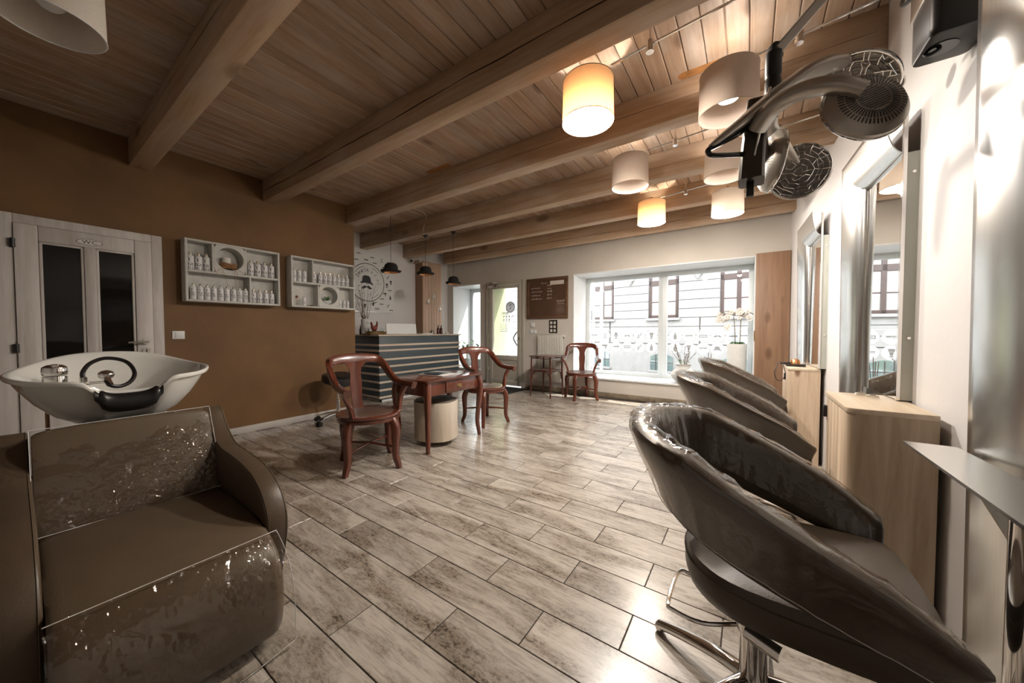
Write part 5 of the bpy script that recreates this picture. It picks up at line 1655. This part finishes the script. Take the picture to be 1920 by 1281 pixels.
# ------------------------------------------------------------------ mirrors along the slightly skewed wall on the salon side
def WP(y, off, z): return (XW(y) - off, y, z)
def mirror(y0, y1, label, zb=.03, zw=.03):
    t = thing('wall_mirror', label, 'mirror', (XW(y0), (y0 + y1) / 2, 0.02), group='steel framed styling mirrors')
    zt, zg, q0, q1, dep = 2.165, 1.955, .045, .115, .21
    n = 14
    sec = [(q0 + (q1 - q0) * math.sin(PI / 2 * k / n), dep * math.cos(PI / 2 * k / n)) for k in range(n + 1)]
    y_in = y1 - dep
    B().loft([[WP(y, o, z) for y, o, z in ((y0 + .012, .0, z_), (y_in, .0, z_), (y_in, q0, z_), (y0 + .012, q0, z_))] for z_ in (zb, zg)], True, True).obj('mirror_glass', m_mirror, t, world=True, smooth=0)
    # top trough
    ring0 = [WP(y0, o, zt - d) for o, d in sec] + [WP(y0, o - .003, zt - d + .003) for o, d in reversed(sec)]
    ring1 = [WP(y1 - d, o, zt - d) for o, d in sec] + [WP(y1 - d, o - .003, zt - d + .003) for o, d in reversed(sec)]
    B().loft([ring0, ring1], True, True).obj('top_trough', m_steel, t, world=True, smooth=60)
    # far side wing, a little narrower towards the floor
    rg = []
    for zq in (0, 1):
        r_ = []
        for o, d in sec: r_.append(WP(y1 - d, o if zq == 0 else q0 + (o - q0) * .75, zt - d if zq == 0 else zw))
        for o, d in reversed(sec): r_.append(WP(y1 - d + .003, (o if zq == 0 else q0 + (o - q0) * .75) - .003, zt - d if zq == 0 else zw))
        rg.append(r_)
    B().loft(rg, True, True).obj('side_wing', m_steel, t, world=True, smooth=60)
    B().loft([[WP(y0, 0, z), WP(y0, .040, z), WP(y0 + .012, .040, z), WP(y0 + .012, 0, z)] for z in (zb, zg)], True, True).obj('side_panel', m_frost, t, world=True)
    B().loft([[WP(y0 - .004, .040, z), WP(y0 - .004, .052, z), WP(y0 + .014, .052, z), WP(y0 + .014, .040, z)] for z in (zb, zt - .02)], True, True).obj('edge_strip', m_chrome, t, world=True)
    for z in (1.865, 1.12):
        p = Vector(WP(y0, .017, z))
        B().cyl(p, p - Vector((0, .004, 0)), .006, seg=12).obj('screw', m_chrome, t, world=True)
    return t
mirror(0.88, 1.61, 'steel framed wall mirror nearest the camera, behind the steel console')
mirror(2.30, 2.985, 'steel framed wall mirror between the two pine cabinets, the middle one', .835, .35)
mirror(3.86, 4.55, 'steel framed wall mirror farthest away, beside the tall wood cupboard', .835, .835)

# steel console under the nearest mirror
t = thing('steel_console', 'sharp cornered brushed steel console shelf below the nearest mirror', 'console', (0.53, 1.25, .78))
B().loft([[(.416, .62, z), (.416, 1.612, z), (XW(1.612) - .122, 1.612, z), (XW(.62) - .122, .62, z)] for z in (.792, .80)], True, True).obj('shelf_plate', m_steel, t, world=True)
B().tube([(.440, .62, .783), (.440, 1.575, .783), (.52, 1.59, .783)], .009, 10).obj('edge_rail', m_chrome, t, world=True)
for y in (.8, 1.36): B().loft([[(.46, y, .792), (XW(y) - .12, y, .792), (XW(y) - .12, y, .62)], [(.46, y + .01, .792), (XW(y) - .12, y + .01, .792), (XW(y) - .12, y + .01, .62)]], True, True).obj('bracket', m_steel, t, world=True)
f = B().cyl((XW(1.25) - .16, 1.22, 0), (XW(1.25) - .16, 1.22, .79), .03, seg=20); f.lathe([(.09, 0), (.09, .012), (.03, .03)], 24, Matrix.Translation((XW(1.25) - .16, 1.22, 0)))
f.obj('support_tube', m_chrome, t, world=True)

# ------------------------------------------------------------------ pine cabinets
def pine_cabinet(label, x0, y0, y1, h, hy, gap):
    x1 = XW(y1) - gap
    t = thing('pine_cabinet', label, 'cabinet', ((x0 + x1) / 2, (y0 + y1) / 2, 0), group='pine cabinets')
    r_ = .03
    corner = [(x0 + r_ - r_ * math.cos(a), y0 + r_ - r_ * math.sin(a)) for a in [PI / 2 * k / 6 for k in range(7)]]
    side = corner + [(x1, y0), (x1, y0 + .02), (x0 + .02, y0 + .03)]
    B().prism(side, pl, .0, h - .022).obj('side_panel', m_pine, t, world=True, smooth=50)
    B().box(x0 + .006, x1, y1 - .02, y1, 0, h - .022).obj('side_panel', m_pine, t, world=True)
    B().box(x1 - .012, x1, y0 + .02, y1 - .02, .05, h - .022).obj('back_panel', m_pine, t, world=True)
    B().box(x0 + .03, x1 - .012, y0 + .02, y1 - .02, .05, .07).obj('bottom_panel', m_pine, t, world=True)
    top = [(x0 - .004 + r_ - r_ * math.cos(a), y0 - .004 + r_ - r_ * math.sin(a)) for a in [PI / 2 * k / 6 for k in range(7)]] + [(x1, y0 - .004), (x1, y1), (x0 - .004, y1)]
    B().prism(top, pl, h - .022, h).obj('top_panel', m_pinetop, t, bevel=.003, world=True)
    B().box(x0 + .035, x0 + .05, y0 + .03, y1 - .02, 0, .05).obj('plinth', m_pine, t, world=True)
    dr_ = B().box(x0 + .012, x0 + .02, y0 + .034, y1 - .022, .055, h - .026).obj('door', m_pine, t, world=True)
    nb = 6
    w_ = (y1 - y0 - .056) / nb
    for k in range(nb):
        a = y0 + .034 + k * w_
        B().box(x0, x0 + .013, a + .001, a + w_ - .001, .055, h - .026).obj('door_board', m_pine, dr_, bevel=.003, world=True)
    B().box(x0 - .014, x0 + .001, hy - .006, hy + .02, h - .13, h - .07).obj('handle', m_black, dr_, bevel=.002, world=True)
    return t
pine_cabinet('pale pine cabinet nearest the camera with knotty side and grooved door', .352, 1.985, 2.47, .83, 2.43, .003)
pine_cabinet('pale pine cabinet farther away holding the copper hair dryer', .300, 3.88, 4.46, .83, 4.10, .003)

# two claw clips on the near cabinet
for x, y, rz, lab in ((.47, 2.40, R(20), 'small white claw clip on the near cabinet, the one nearer its door'), (.50, 2.33, R(-15), 'small white claw clip on the near cabinet, the one nearer the wall')):
    t = thing('hair_clip', lab, 'hair clip', (x, y, .83), rz, group='white claw clips')
    for s_ in (1, -1):
        B().prism([(-.022, .004), (.022, .004), (.018, .014), (-.018, .014)], axes((0, 0, 0), (1, 0, 0), (0, .35 * s_, 1), (0, s_, 0)), 0, .003).obj('jaw', m_petal, t)
    B().cyl((-.01, 0, .016), (.01, 0, .016), .004, seg=8).obj('spring', m_nickel, t)

# hair dryer with cable on the farther cabinet
t = thing('hair_dryer', 'copper hair dryer nozzle with black cable lying on the farther pine cabinet', 'hair dryer', (.37, 4.16, .832), R(15))
B().lathe([(.045, 0), (.044, .015), (.036, .045), (.028, .058), (.022, .060), (.020, .05)], 24).obj('diffuser', m_copper, t)
B().cyl((-.03, 0, .02), (-.11, .01, .016), .012, .008, seg=10).obj('grip', m_black, t)
cb = spline([(-.10, .01, .016), (-.13, -.02, .03), (-.155, -.06, .01), (-.185, -.08, -.06), (-.17, -.09, -.13), (-.13, -.09, -.13), (-.105, -.09, -.07), (-.115, -.07, .012), (-.08, -.04, .006), (-.02, -.05, .006), (.05, -.05, .006)], 6)
B().tube(cb, .0035, 6).obj('cable', m_black, t)
t = thing('hair_straightener', 'slim black straightener beside the copper dryer', 'straightener', (.375, 4.03, .832), R(-10))
B().box(-.08, .06, -.01, .01, .0, .01).obj('lower_arm', m_black, t, bevel=.003)
B().prism([(-.08, .010), (.06, .012), (.06, .024), (-.08, .016)], axes((0, 0, 0), (1, 0, 0), (0, 0, 1), (0, -1, 0)), -.01, .01).obj('upper_arm', m_black, t, bevel=.003)

# tall cupboard in the corner by the shop window
t = thing('tall_cupboard', 'tall knotty wood cupboard between shop window and mirror wall', 'cupboard', (.29, 5.84, 0))
xb = XW(5.85) - .004
B().box(.09, xb, 5.81, 5.878, 0, 2.20).obj('carcass', m_wpaint, t, world=True)
B().box(.08, xb, 5.79, 5.812, .0, 2.215).obj('door', m_panelwood, t, bevel=.003, world=True)
B().box(.068, .082, 5.80, 5.845, 1.02, 1.16).obj('recessed_handle', m_gold, t, world=True)

# ------------------------------------------------------------------ styling chairs
def styling_chair(label, loc, rz):
    t = thing('styling_chair', label, 'styling chair', loc, rz, group='taupe styling chairs under clear covers')
    half = [(.315, -.292), (.20, -.312), (.06, -.322), (-.08, -.312), (-.20, -.262), (-.285, -.165), (-.318, -.06), (-.322, 0)]
    path = spline([(a, b_, 0) for a, b_ in half] + [(a, -b_, 0) for a, b_ in half[-2::-1]], 5)
    n = len(path)
    def section(p, tg, g, wob=0.0, th=.030):
        x, y = p.x, p.y
        nx, ny = tg.y, -tg.x                 # outward normal
        zr = .757 - .52 * x - .25 * max(0, x - .2) + .32 * min(0, x + .15)
        zb = .548 - .32 * x
        hgt = zr - zb
        out = []
        prof = [(0.0, -.055, .0), (.012, -.062, .10), (.020, -.045, .35), (.030, -.018, .65), (.034, .0, .88), (.028, .004, .97), (.012, .004, 1.0), (-.012, .002, .995), (-.026, -.002, .95), (-.030, -.012, .80), (-.026, -.030, .55), (-.022, -.050, .25), (-.015, -.060, .04)]
        for dn, sh, u in prof:
            d = dn * (th / .030) + sh * .9 + (g if dn >= 0 else -g)
            zz = zb + hgt * u + (g if u > .5 else -g)
            q_ = Vector((x * 11, y * 11, u * 3.2 + (5 if dn < 0 else 0)))
            w_ = wob * (1.2 * abs(mnoise.noise(q_)) + 1.1 * (1 - abs(mnoise.noise(q_ * 1.9))) ** 3 + .5 * (1 - abs(mnoise.noise(q_ * 4))) ** 3) if wob else 0
            out.append((x + nx * (d + w_ * (1 if dn >= 0 else -1)), y + ny * (d + w_ * (1 if dn >= 0 else -1)), zz + abs(w_) * (1 if u > .8 else 0)))
        return out
    def rings(g, wob, i0, i1):
        out = []
        for i in range(i0, i1):
            a = path[max(i - 1, 0)]; c = path[min(i + 1, n - 1)]
            tg = (c - a).normalized()
            tg = Vector((-tg.x, -tg.y, 0))
            out.append(section(path[i], tg, g, wob))
        return out
    R_ = rings(0, 0, 0, n)
    # taper and round the arm fronts
    def endcap(r_, k_, dx):
        c = sum((Vector(p) for p in r_), Vector()) / len(r_)
        return [tuple(c + (Vector(p) - c) * k_ + Vector((dx, 0, 0))) for p in r_]
    R_ = [endcap(R_[0], .35, .022), endcap(R_[0], .78, .016)] + R_ + [endcap(R_[-1], .78, .016), endcap(R_[-1], .35, .022)]
    B().loft(R_, True, True).obj('back_shell', m_taupe_shaded, t, smooth=60)
    fine = spline(path, 3)
    path_keep = list(path)
    path[:] = fine; n = len(path)
    C_ = rings(.004, .0045, 0, n)
    # cover hangs open at the bottom
    C_ = [r_[1:-1] for r_ in C_]
    B().loft(C_, False, False).obj('plastic_cover', m_film, t, smooth=80)
    B().tube([r_[0] for r_ in C_], .0011, 4).obj('cover_hem', m_wpaint, t)
    # seat cushion, D shaped
    ds = [(.335, -.20), (.345, -.10), (.348, 0), (.345, .10), (.335, .20), (.29, .236), (.10, .246), (-.06, .225), (-.15, .15), (-.185, .05), (-.185, -.05), (-.15, -.15), (-.06, -.225), (.10, -.246), (.29, -.236)]
    d2 = spline2(ds, 4, True)
    cx = .07
    rg = []
    for z, k_ in ((.385, .80), (.388, .90), (.40, .965), (.43, 1.0), (.475, 1.0), (.497, .97), (.505, .88), (.508, .5), (.508, .1)):
        rg.append([(cx + (a - cx) * k_, b_ * k_, z + .012 * (a / .35) * (1 if z > .45 else 0)) for a, b_ in d2])
    B().loft(rg, True, True).obj('seat_cushion', m_taupe_shaded, t, smooth=50)
    B().tube([(cx + (a - cx) * 1.002, b_ * 1.002, .472) for a, b_ in d2], .0022, 5, wrap=True).obj('seat_piping', m_taupe_shaded, t)
    B().prism([(cx + (a - cx) * .74, b_ * .74) for a, b_ in d2], pl, .366, .388).obj('seat_plate', m_black, t)
    f = B().cyl((0, 0, .06), (0, 0, .24), .038, seg=24); f.cyl((0, 0, .24), (0, 0, .37), .028, seg=20); f.lathe([(.045, .235), (.052, .245), (.052, .285), (.04, .30)], 24)
    f.obj('hydraulic_column', m_chrome, t)
    bar = spline([(-.045, -.05, .27), (-.13, -.11, .275), (-.205, -.12, .285), (-.225, -.10, .29), (-.222, .06, .29), (-.19, .09, .285), (-.10, .06, .275), (-.04, .02, .27)], 5)
    f = B().tube(bar, .0065, 8); f.cyl((-.02, -.06, .27), (.06, -.09, .262), .022, seg=14)
    f.obj('pump_lever', m_chrome, t)
    for k in range(5):
        a = 2 * PI * k / 5 + 2.75
        d = Vector((math.cos(a), math.sin(a), 0))
        P_ = spline([d * .02 + Vector((0, 0, .085)), d * .12 + Vector((0, 0, .078)), d * .24 + Vector((0, 0, .05)), d * .315 + Vector((0, 0, .026))], 4)
        B().tube(P_, [(.024 - .006 * i / len(P_), .022 - .006 * i / len(P_)) for i in range(len(P_))], 12).obj('base_leg', m_chrome, t)
        B().ball(d * .312 + Vector((0, 0, .020)), .020, 12, 8).obj('foot', m_chrome, t)
    return t
styling_chair('taupe bucket styling chair nearest the camera, under clear plastic', (.03, 1.265, 0), 0)
styling_chair('taupe bucket styling chair in the middle of the row', (-.045, 2.62, 0), R(2))
styling_chair('taupe bucket styling chair farthest down the row, in front of the orchid', (-.06, 4.08, 0), R(3))

# ------------------------------------------------------------------ hood dryer on a swinging wall arm
t = thing('hood_dryer', 'bronze hood dryer with four radiant discs on a wall arm', 'hood dryer', (.06, 1.61, 2.0))
def disc(c, n_, r_, back_seen):
    c = Vector(c); n_ = Vector(n_).normalized()       # n_ points to the reflector side
    F = frame_of(n_); M = Matrix.Translation(c) @ F
    sh = B().lathe([(.02, -.034), (r_ * .45, -.033), (r_ * .8, -.026), (r_ * .98, -.008), (r_ * 1.0, .004), (r_ * .96, .008), (r_ * .93, .004)], 44, M).obj('radiant_disc', m_bronze, t, world=True)
    B().tube([M @ Vector((r_ * .985 * math.cos(2 * PI * k / 44), r_ * .985 * math.sin(2 * PI * k / 44), .006)) for k in range(44)], .0045, 8, wrap=True).obj('rim', m_chrome, sh, world=True)
    # reflector bowl
    B().lathe([(r_ * .92, .004), (r_ * .8, -.010), (r_ * .5, -.018), (r_ * .42, -.008), (r_ * .4, -.02), (.004, -.022)], 44, M, True).obj('reflector', m_reflector, sh, world=True)
    B().lathe([(r_ * .40, -.006), (r_ * .28, -.001), (.003, .0)], 24, M, True).obj('heater_core', m_black, sh, world=True)
    # cracked web grille
    g = B(); q = random.Random(int(abs(c.x * 1000) + 3))
    rad = [.14, .30, .45, .6, .74, .88]
    grid = []
    for i, rr_ in enumerate(rad):
        m_ = 6 + 4 * i
        grid.append([(r_ * (rr_ + q.uniform(-.05, .05)), 2 * PI * (k + q.uniform(-.3, .3)) / m_) for k in range(m_)])
    for i, rw in enumerate(grid):
        for k, (a, b_) in enumerate(rw):
            a2, b2 = rw[(k + 1) % len(rw)]
            g.tube([M @ Vector((a * math.cos(b_), a * math.sin(b_), .009)), M @ Vector((a2 * math.cos(b2), a2 * math.sin(b2), .009))], .0016, 3, caps=False)
            if i + 1 < len(grid):
                nx_ = min(grid[i + 1], key=lambda w: abs(math.atan2(math.sin(w[1] - b_), math.cos(w[1] - b_))))
                g.tube([M @ Vector((a * math.cos(b_), a * math.sin(b_), .009)), M @ Vector((nx_[0] * math.cos(nx_[1]), nx_[0] * math.sin(nx_[1]), .009))], .0016, 3, caps=False)
            else:
                g.tube([M @ Vector((a * math.cos(b_), a * math.sin(b_), .009)), M @ Vector((r_ * .95 * math.cos(b_), r_ * .95 * math.sin(b_), .009))], .0016, 3, caps=False)
    w = g.obj('web_grille', m_chrome, sh, world=True, smooth=0)
    w['kind'] = 'stuff'
    if back_seen:
        v = B()
        for k in range(52):
            a = 2 * PI * k / 52
            for ra, rb in ((.42, .62), (.65, .78)):
                za, zb_ = -.0345 + .0, -.0300
                def P2(rr_, w_, z_): return M @ Vector((r_ * rr_ * math.cos(a) - w_ * math.sin(a), r_ * rr_ * math.sin(a) + w_ * math.cos(a), z_))
                z1_ = -.0337 + (.0005 if ra < .5 else .0045) ; z2_ = -.0337 + (.0042 if ra < .5 else .0080)
                vs = [v.bm.verts.new(p) for p in (P2(ra, -.0016, z1_ - .0015), P2(ra, .0016, z1_ - .0015), P2(rb, .0018, z2_ - .0015), P2(rb, -.0018, z2_ - .0015))]
                v.bm.faces.new(vs)
        for k in range(-5, 6):
            h_ = math.sqrt(max(0, .38 ** 2 - (k * .065) ** 2)) * r_
            vs = [v.bm.verts.new(M @ Vector(p)) for p in ((-h_, k * .065 * r_ - .0016, -.0352), (h_, k * .065 * r_ - .0016, -.0352), (h_, k * .065 * r_ + .0016, -.0352), (-h_, k * .065 * r_ + .0016, -.0352))]
            v.bm.faces.new(vs)
        w = v.obj('vent_slots', m_black, sh, world=True, smooth=0)
        w['kind'] = 'stuff'
    return sh
head = Vector((.20, 1.78, 1.83))
disc((.272, 1.440, 1.812), (-.38, .88, -.24), .108, True)
disc((.345, 1.915, 2.135), (-.42, -.35, -.78), .125, False)
disc((.072, 1.800, 1.853), (.93, .30, -.10), .118, True)
disc((.182, 2.095, 1.893), (.06, -.96, -.22), .118, False)
UPS = (0, 0, 1)
# long bronze spine from the pointed nose over to the far disc
P_ = spline([(-.118, 1.398, 1.795), (-.031, 1.484, 1.890), (.062, 1.589, 2.000), (.18, 1.725, 2.125), (.315, 1.885, 2.205), (.43, 1.99, 2.185)], 6)
rw = []
for i in range(len(P_)):
    u = i / (len(P_) - 1)
    rw.append((.010 + .052 * math.sin(PI * min(1, u * 1.25) ** .9) * (1 if u < .8 else 1) + .02 * u, .008 + .020 * math.sin(PI * u)))
B().tube(P_, rw, 16, up=(-.6, -.5, 1)).obj('spine', m_bronze, t, world=True, smooth=70)
P_ = spline([(.015, 1.505, 1.862), (.06, 1.462, 1.900), (.13, 1.425, 1.905), (.20, 1.400, 1.880), (.262, 1.405, 1.840)], 6)
B().tube(P_, [(.040 - .004 * abs(i / (len(P_) - 1) - .4), .026) for i in range(len(P_))], 18, up=(0, -.3, 1)).obj('disc_arm', m_bronze, t, world=True, smooth=70)
P_ = spline([(.03, 1.60, 1.93), (.02, 1.70, 1.92), (.03, 1.78, 1.88), (.045, 1.80, 1.86)], 5)
B().tube(P_, [(.034, .02)] * len(P_), 14, up=UPS).obj('disc_arm', m_bronze, t, world=True, smooth=70)
P_ = spline([(.05, 1.66, 1.97), (.06, 1.85, 2.02), (.11, 2.02, 2.01), (.17, 2.11, 1.93)], 5)
B().tube(P_, [(.032, .018)] * len(P_), 14, up=UPS).obj('disc_arm', m_bronze, t, world=True, smooth=70)
P_ = spline([(.018, 1.56, 1.985), (.012, 1.556, 1.90), (.004, 1.56, 1.80), (.001, 1.559, 1.70)], 5)
B().tube(P_, [(.030 + .020 * math.sin(PI * .5 * i / (len(P_) - 1)), .034 + .006 * i / len(P_)) for i in range(len(P_))], sec=SQ, up=(1, 0, 0)).obj('control_housing', m_housing, t, world=True, smooth=50)
B().prism(rrect(-.012, .012, -.010, .010, .004), axes((-.002, 1.556, 1.66), (1, 0, 0), (0, 1, 0), (0, 0, 1)), -.012, .042).obj('sensor_plug', m_black, t, bevel=.002, world=True)
P_ = spline([(.02, 1.53, 1.905), (-.05, 1.455, 1.835), (-.118, 1.396, 1.788), (-.124, 1.394, 1.776), (-.11, 1.41, 1.768), (-.045, 1.49, 1.785), (.0, 1.545, 1.80)], 5)
B().tube(P_, .0085, 10).obj('pull_handle', m_blackg, t, world=True)
B().tube(spline([(.05, 1.50, 1.99), (.04, 1.49, 1.93), (.025, 1.495, 1.86), (.01, 1.515, 1.78), (.005, 1.53, 1.70)], 5), .0045, 8).obj('trim_line', m_nickel, t, world=True)
f = B().lathe([(.024, 0), (.026, .01), (.026, .07), (.0235, .075), (.0235, .085), (.026, .09), (.026, .17)], 18, Matrix.Translation((.062, 1.625, 2.01)))
f.obj('swivel_tube', m_black, t, world=True)
f = B().prism(rrect(-.022, .022, -.034, .034, .018), axes((.068, 1.648, 2.195), (.83, .56, 0), (0, 0, 1), (.56, -.83, 0)), -.014, .014)
f.obj('elbow_joint', m_black, t, bevel=.004, world=True)
f = B().tube([(.068, 1.65, 2.195), (.306, 1.825, 2.537)], [(.022, .017), (.024, .018)], sec=SQ, up=(-.7, -.5, .7)); f.obj('lower_arm', m_bronze, t, world=True)
f = B().tube([(.085, 1.645, 2.205), (.322, 1.82, 2.545)], .006, 8); f.obj('arm_trim', m_chrome, t, world=True)
f = B().tube([(.306, 1.825, 2.537), (.52, 1.86, 2.50)], [(.02, .02), (.022, .022)], sec=SQ, up=UPS); f.obj('upper_arm', m_bronze, t, world=True)
B().cyl((.306, 1.825, 2.50), (.306, 1.825, 2.575), .03, seg=18).obj('arm_joint', m_black, t, world=True)
f = B().prism(rrect(.49, XW(1.86) - .006, 1.765, 1.955, .025), pl, 2.14, 2.46); f.obj('wall_housing', m_black, t, bevel=.008, world=True)
B().prism(rrect(.485, .55, 1.76, 1.96, .02), pl, 2.30, 2.42).obj('housing_cover', m_nickel, t, bevel=.006, world=True)
B().cyl((.54, 1.86, 2.141), (.54, 1.86, 2.137), .04, seg=20).obj('cable_opening', m_blackg, t, world=True)
B().tube(spline([(.54, 1.86, 2.16), (.53, 1.85, 2.13), (.51, 1.86, 2.128), (.505, 1.87, 2.14), (.52, 1.875, 2.16)], 5), .006, 8).obj('cable_loop', m_black, t, world=True)
B().tube(spline([(.50, 1.96, 2.42), (.49, 2.03, 2.44), (.50, 2.09, 2.50), (.55, 2.12, 2.60)], 6), .007, 8).obj('supply_cable', m_black, t, world=True)
sc_ = B().lathe([(.03, -.012), (.036, -.006), (.036, .004), (.030, .008), (.002, .009)], 24, Matrix.Translation((.475, 2.07, 2.165)) @ frame_of((-.6, -.6, -.5))).obj('control_panel', m_nickel, t, world=True)
